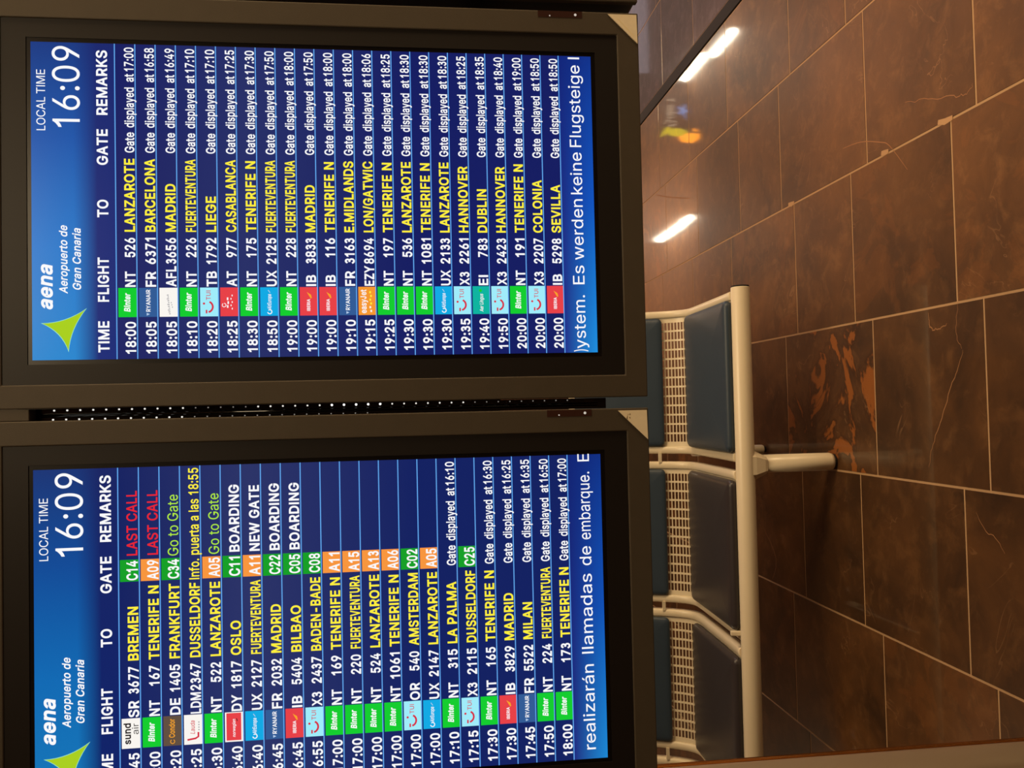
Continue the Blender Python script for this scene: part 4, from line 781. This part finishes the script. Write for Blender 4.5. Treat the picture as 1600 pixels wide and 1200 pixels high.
def pad(bm, xc, hw, s0, s1, th, rad, lift=0.004):
    sc, sh = (s0 + s1) / 2, (s1 - s0) / 2
    def outline(inset):
        a, b = hw - inset, sh - inset; r = max(rad - inset, 0.004); pts = []
        nx, ns = 10, 8
        corners = [((a - r), (b - r), 0), (-(a - r), (b - r), 90), (-(a - r), -(b - r), 180), ((a - r), -(b - r), 270)]
        for i, (cx, cs, an) in enumerate(corners):
            for k in range(7):
                t = math.radians(an + 90 * k / 6); pts.append((cx + r * math.cos(t), cs + r * math.sin(t)))
            nx_ = corners[(i + 1) % 4]; t = math.radians(an + 90)
            e = (cx + r * math.cos(t), cs + r * math.sin(t)); f = (nx_[0] + r * math.cos(t), nx_[1] + r * math.sin(t))
            m = nx if i % 2 == 0 else ns
            for k in range(1, m): pts.append((e[0] + (f[0] - e[0]) * k / m, e[1] + (f[1] - e[1]) * k / m))
        return pts
    rings = []
    for inset, hgt in ((0.006, 0.0), (0.001, 0.30), (0.0, 0.5), (0.003, 0.74), (0.010, 0.91), (0.022, 1.0), (0.05, 1.06), (0.10, 1.12), (0.16, 1.15)):
        inset = min(inset, min(hw, sh) * 0.8)
        L = []
        for x, s in outline(inset):
            p, n = at_s(sc + s); q = p + n * (lift + th * hgt)
            L.append(bm.verts.new((xc + x, q.x, q.y)))
        rings.append(L)
    n = len(rings[0])
    for a, b in zip(rings, rings[1:]):
        for k in range(n):
            f = bm.faces.new((a[k], a[(k + 1) % n], b[(k + 1) % n], b[k])); f.smooth = True
    p, nn = at_s(sc); q = p + nn * (lift + th * 1.15)
    c = bm.verts.new((xc, q.x, q.y))
    for k in range(n): bm.faces.new((rings[-1][k], rings[-1][(k + 1) % n], c)).smooth = True
    bm.faces.new(rings[0][::-1])

def rim(bm, x0, x1, s0, s1, up, down, n=44):
    L = []
    for k in range(n + 1):
        s = s0 + (s1 - s0) * k / n; p, nn = at_s(s); a = p + nn * up; b = p - nn * down; e = 0.004
        pts = [(x0, b), (x0, a - nn * e), (x0 + e, a), (x1 - e, a), (x1, a - nn * e), (x1, b)]
        L.append([bm.verts.new((x, q.x, q.y)) for x, q in pts])
    for a, b in zip(L, L[1:]):
        for k in range(6):
            bm.faces.new((a[k], a[(k + 1) % 6], b[(k + 1) % 6], b[k])).smooth = (k < 5)
    bm.faces.new(L[0]); bm.faces.new(L[-1][::-1])

def seat(x1, x0, m_seat):
    xc, hw = (x0 + x1) / 2, (x1 - x0) / 2
    root_bm = bmesh.new()
    rim(root_bm, x0, x0 + 0.030, 0.0, S_END, 0.010, 0.024); rim(root_bm, x1 - 0.030, x1, 0.0, S_END, 0.010, 0.024)
    xi0, xi1 = x0 + 0.028, x1 - 0.028
    # solid pan and back, then the slotted band between them
    def sheet(xs, ss, hole):
        g = [[None] * len(xs) for _ in ss]; g2 = [[None] * len(xs) for _ in ss]
        keep = {}
        for i in range(len(ss) - 1):
            for j in range(len(xs) - 1): keep[i, j] = not hole(i, j)
        def v(G, i, j, off):
            if G[i][j] is None:
                p, n = at_s(ss[i]); q = p + n * off; G[i][j] = root_bm.verts.new((xs[j], q.x, q.y))
            return G[i][j]
        for (i, j), k in keep.items():
            if not k: continue
            root_bm.faces.new([v(g, a, b, 0.002) for a, b in ((i, j), (i, j + 1), (i + 1, j + 1), (i + 1, j))])
            root_bm.faces.new([v(g2, a, b, -0.002) for a, b in ((i, j), (i + 1, j), (i + 1, j + 1), (i, j + 1))])
            for (di, dj, e) in ((-1, 0, ((i, j), (i, j + 1))), (1, 0, ((i + 1, j), (i + 1, j + 1))), (0, -1, ((i, j), (i + 1, j))), (0, 1, ((i, j + 1), (i + 1, j + 1)))):
                if not keep.get((i + di, j + dj), False):
                    a, b = e
                    root_bm.faces.new((v(g, *a, 0.002), v(g, *b, 0.002), v(g2, *b, -0.002), v(g2, *a, -0.002)))
    ns = 26
    sheet([xi0, xi1], [S_MESH0 * k / ns for k in range(ns + 1)], lambda i, j: False)
    sheet([xi0, xi1], [S_MESH1 + (S_END - S_MESH1) * k / ns for k in range(ns + 1)], lambda i, j: False)
    nx, nsl = 13, 11
    bar_x, bar_s, mar = 0.0075, 0.0042, 0.022
    wx = (xi1 - xi0 - 2 * mar + bar_x) / nx; m0, m1 = S_MESH0 - 0.004, S_MESH1 + 0.004
    ws = (m1 - m0) / nsl
    xs = [xi0]
    for k in range(nx): xs += [xi0 + mar + k * wx, xi0 + mar + (k + 1) * wx - bar_x]
    xs.append(xi1)
    ss = [m0]
    for k in range(nsl): ss += [m0 + k * ws + bar_s / 2, m0 + (k + 1) * ws - bar_s / 2]
    ss.append(m1)
    sheet(xs, ss, lambda i, j: i % 2 == 1 and j % 2 == 1)
    # front lip that hooks over the beam
    box(root_bm, x0 + 0.01, x1 - 0.01, 2.872, 2.905, 0.338, 0.3485)
    rel(root_bm); shell = obj('seat_shell', root_bm, M_WHITE, bench)
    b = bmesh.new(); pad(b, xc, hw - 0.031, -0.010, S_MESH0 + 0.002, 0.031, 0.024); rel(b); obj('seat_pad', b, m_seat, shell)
    b = bmesh.new(); pad(b, xc, hw - 0.031, S_MESH1 - 0.004, S_END - 0.03, 0.022, 0.022); rel(b); obj('back_pad', b, M_PAD, shell)
    return shell
SEATS = [(0.392, -0.205), (-0.238, -0.822), (-0.852, -1.425), (-1.466, -2.05)]
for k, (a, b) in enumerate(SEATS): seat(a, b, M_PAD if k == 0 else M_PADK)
bm = bmesh.new(); cyl(bm, (-2.10, BY, BZ), (0.404, BY, BZ), 0.0325, n=40); rel(bm)
bevel(obj('beam', bm, M_WHITE, bench), 0.003)
bm = bmesh.new(); cyl(bm, (0.404, BY, BZ), (0.409, BY, BZ), 0.0305, n=40); rel(bm); obj('end_cap', bm, M_RUBBER, bench)
for X in (-0.213, -2.03):
    bm = bmesh.new()
    lathe(bm, (X, 2.872), [(0.029, 0.010), (0.0315, 0.020), (0.0315, 0.272)]); rel(bm)
    leg = obj('leg', bm, M_WHITE, bench)
    bm = bmesh.new(); lathe(bm, (X, 2.872), [(0.027, 0.0), (0.028, 0.011)]); rel(bm); obj('foot', bm, M_RUBBER, leg)
    # flared bracket that clasps the beam
    bm = bmesh.new()
    for (hx, hy, z), (hx2, hy2, z2) in (((0.030, 0.030, 0.258), (0.034, 0.033, 0.268)), ((0.034, 0.033, 0.268), (0.050, 0.036, 0.300)), ((0.050, 0.036, 0.300), (0.056, 0.034, 0.326))):
        A = [bm.verts.new((X - 0.004 + sx * hx, 2.868 + sy * hy, z)) for sx, sy in ((-1, -.5), (-.6, -1), (.6, -1), (1, -.5), (1, .5), (.6, 1), (-.6, 1), (-1, .5))]
        B = [bm.verts.new((X - 0.004 + sx * hx2, 2.868 + sy * hy2, z2)) for sx, sy in ((-1, -.5), (-.6, -1), (.6, -1), (1, -.5), (1, .5), (.6, 1), (-.6, 1), (-1, .5))]
        for k in range(8): bm.faces.new((A[k], A[(k + 1) % 8], B[(k + 1) % 8], B[k]))
        bm.faces.new(A[::-1]); bm.faces.new(B)
    rel(bm); obj('beam_bracket', bm, M_WHITE, bench)
    bm = bmesh.new(); lathe(bm, (X + 0.016, 3.462), [(0.018, 0.010), (0.020, 0.016), (0.020, 0.318)], 20); rel(bm)
    leg = obj('leg', bm, M_WHITE, bench)
    bm = bmesh.new(); lathe(bm, (X + 0.016, 3.462), [(0.013, 0.0), (0.013, 0.011)], 20); rel(bm); obj('foot', bm, M_RUBBER, leg)
    bm = bmesh.new(); cyl(bm, (X + 0.010, 2.88, 0.300), (X + 0.016, 3.47, 0.306), 0.014, n=16); rel(bm); obj('brace', bm, M_WHITE, bench)
for (a, b), (c, d) in zip(SEATS, SEATS[1:]):
    bm = bmesh.new(); box(bm, c - 0.004, b + 0.004, 3.490, 3.500, 0.440, 0.452); rel(bm); obj('link_plate', bm, M_WHITE, bench)
bm = bmesh.new(); box(bm, -0.806, -0.790, 2.874, 2.890, 0.352, 0.392); rel(bm)
bmesh.ops.rotate(bm, verts=bm.verts, cent=(0.05, -0.22, 0.36), matrix=Matrix.Rotation(-0.25, 3, 'X')); bevel(obj('seat_clip', bm, M_WHITE, bench), 0.003)

# ------------------------------------------------------------------ steel column at the left edge
M_STEEL = mat('satin_cream_metal', (0.86, 0.74, 0.55, 1), 0.34, 0.35, 0.5)
M_COPPER = mat('polished_copper', (0.95, 0.42, 0.12, 1), 0.25, 1.0, 0.5)
bm = bmesh.new(); lathe(bm, (0, 0), [(0.067, 0.0), (0.067, HC)], 64)
col_ = obj('column', bm, M_STEEL, loc=(-0.8895, 1.9, 0.0))
tag(col_, 'round cream metal column with a copper edge bead at the lower left beside the bench', 'column', kind='structure')
bm = bmesh.new(); lathe(bm, (0.0645, 0.0295), [(0.0045, 0.0), (0.0045, HC)], 20)
o = obj('edge_bead', bm, M_COPPER, col_); o['label'] = 'copper edge bead'

# ------------------------------------------------------------------ ceiling lamps and signs mirrored in the polished floor
M_TUBE = emit('lamp_tube', (1.0, 0.90, 0.70, 1), 125.0)
M_HOUSE = mat('lamp_housing', lin(190, 180, 165), 0.5)
LAMPS = [(5.68, 12.40, 13.30, 'first white tube lamp on the ceiling over the dark floor'), (5.84, 13.70, 14.75, 'second white tube lamp on the ceiling over the dark floor'),
         (3.29, 15.05, 16.55, 'long white tube lamp on the ceiling over the brown floor'), (3.31, 14.60, 14.92, 'short white tube lamp on the ceiling over the brown floor')]
for x, a, b, lb in LAMPS:
    r = empty('ceiling_lamp', (x, (a + b) / 2, HC), lb, 'lamp', 'ceiling tube lamps')
    h2 = (b - a) / 2
    bm = bmesh.new(); box(bm, -0.07, 0.07, -h2 - 0.04, h2 + 0.04, -0.05, 0.0); obj('lamp_housing', bm, M_HOUSE, r)
    bm = bmesh.new(); cyl(bm, (0, -h2, -0.085), (0, h2, -0.085), 0.035, n=12); obj('lamp_tube', bm, M_TUBE, r)

# glazed shop front, lit from inside, that the dark floor mirrors
M_WINLIT = emit('lit_window', lin(196, 184, 196), 1.4)
bm = bmesh.new(); box(bm, 4.92, 6.3, 12.2, 12.24, 0.0, 2.12); struct(obj('window_1', bm, M_WINLIT))
M_SIGN = mat('sign_board', lin(70, 56, 66), 0.5)
M_SIGN_BLUE = emit('sign_blue', lin(120, 165, 235), 5)
M_SIGN_CREAM = emit('sign_cream', lin(235, 205, 170), 4)
M_SIGN_YEL = emit('sign_yellow', lin(240, 214, 20), 5)
M_AMBER = emit('amber_glass', lin(255, 150, 30), 12.0)
sg = empty('hanging_sign', (4.26, 12.0, 2.27), 'dark hanging sign with a blue star and cream script, mirrored in the floor', 'sign')
def s_rel(bm, o): bmesh.ops.translate(bm, verts=bm.verts, vec=-Vector(o.location))
bm = bmesh.new(); box(bm, 3.99, 4.53, 12.0, 12.06, 2.27, 2.70); s_rel(bm, sg); obj('board', bm, M_SIGN, sg)
for x in (4.08, 4.44):
    bm = bmesh.new(); cyl(bm, (x, 12.03, 2.70), (x, 12.03, HC), 0.01, n=10); s_rel(bm, sg); obj('hanger', bm, M_BODY, sg)
bm = bmesh.new(); c = (4.285, 2.555); pts = []
for k, r in enumerate((0.13, 0.035, 0.09, 0.035, 0.15, 0.04, 0.10, 0.035, 0.11, 0.04)):
    t = math.radians(20 + 36 * k); pts.append((c[0] + r * math.cos(t), c[1] + r * math.sin(t)))
a = [bm.verts.new((x, 11.996, z)) for x, z in pts]; m0 = bm.verts.new((c[0], 11.994, c[1]))
for k in range(10): bm.faces.new((a[k], a[(k + 1) % 10], m0))
s_rel(bm, sg); obj('star_emblem', bm, M_SIGN_BLUE, sg)
sh = Sheet(0, 0)
for pts in ([(4050, 2330), (4075, 2410), (4120, 2420), (4130, 2380), (4085, 2365), (4140, 2345), (4135, 2305), (4080, 2300)], [(4165, 2330), (4180, 2390), (4215, 2395), (4220, 2330), (4180, 2325)],
            [(4240, 2325), (4255, 2430), (4262, 2330)], [(4285, 2330), (4292, 2385), (4325, 2390), (4322, 2355), (4290, 2350), (4330, 2325)], [(4350, 2330), (4356, 2385), (4390, 2385)], [(4410, 2395), (4470, 2400), (4440, 2398), (4435, 2325)]):
    pts = [(x, 2275 + (z - 2295) * 1.35) for x, z in pts]
    sh.stroke(pts, 17, 0, 11.997)
v = [(p[0] - 4.26, p[1] - 12.0, -p[2] - 2.27) for p in sh.v]
raw('script_lettering', v, sh.f, sh.m, [M_SIGN_CREAM], sg)
def slab(name, pts, y0, y1, m, root):
    bm = bmesh.new(); A = [bm.verts.new((x, y0, z)) for x, z in pts]; B = [bm.verts.new((x, y1, z)) for x, z in pts]
    bm.faces.new(A); bm.faces.new(B[::-1])
    for k in range(len(pts)): bm.faces.new((A[k], A[(k + 1) % len(pts)], B[(k + 1) % len(pts)], B[k]))
    s_rel(bm, root); return obj(name, bm, m, root)
ys = empty('yellow_sign', (3.92, 11.9, 2.17), 'small yellow hanging sign with an oval, mirrored in the floor beside the blue star', 'sign')
slab('oval_plate', [(3.935 + 0.055 * math.cos(t), 2.43 + 0.14 * math.sin(t)) for t in [2 * math.pi * k / 20 for k in range(20)]], 11.9, 11.93, M_SIGN_YEL, ys)
slab('flag_plate', [(3.85, 2.18), (3.885, 2.19), (4.01, 2.27), (4.0, 2.34), (3.945, 2.30)], 11.9, 11.93, M_SIGN_YEL, ys)
bm = bmesh.new(); cyl(bm, (3.95, 11.945, 2.2), (3.95, 11.945, HC), 0.012, n=10); s_rel(bm, ys); obj('hanger', bm, M_BODY, ys)
al = empty('amber_lamp', (4.02, 12.3, 2.60), 'amber glass hanging lamp behind the yellow sign, mirrored in the floor', 'lamp')
bm = bmesh.new(); lathe(bm, (4.02, 12.3), [(0.05, 2.60), (0.10, 2.64), (0.11, 2.80), (0.06, 2.88)], 20); s_rel(bm, al); obj('shade', bm, M_AMBER, al)
bm = bmesh.new(); cyl(bm, (4.02, 12.3, 2.88), (4.02, 12.3, HC), 0.012, n=10); s_rel(bm, al); obj('hanger', bm, M_BODY, al)

print('objects', len(bpy.data.objects))
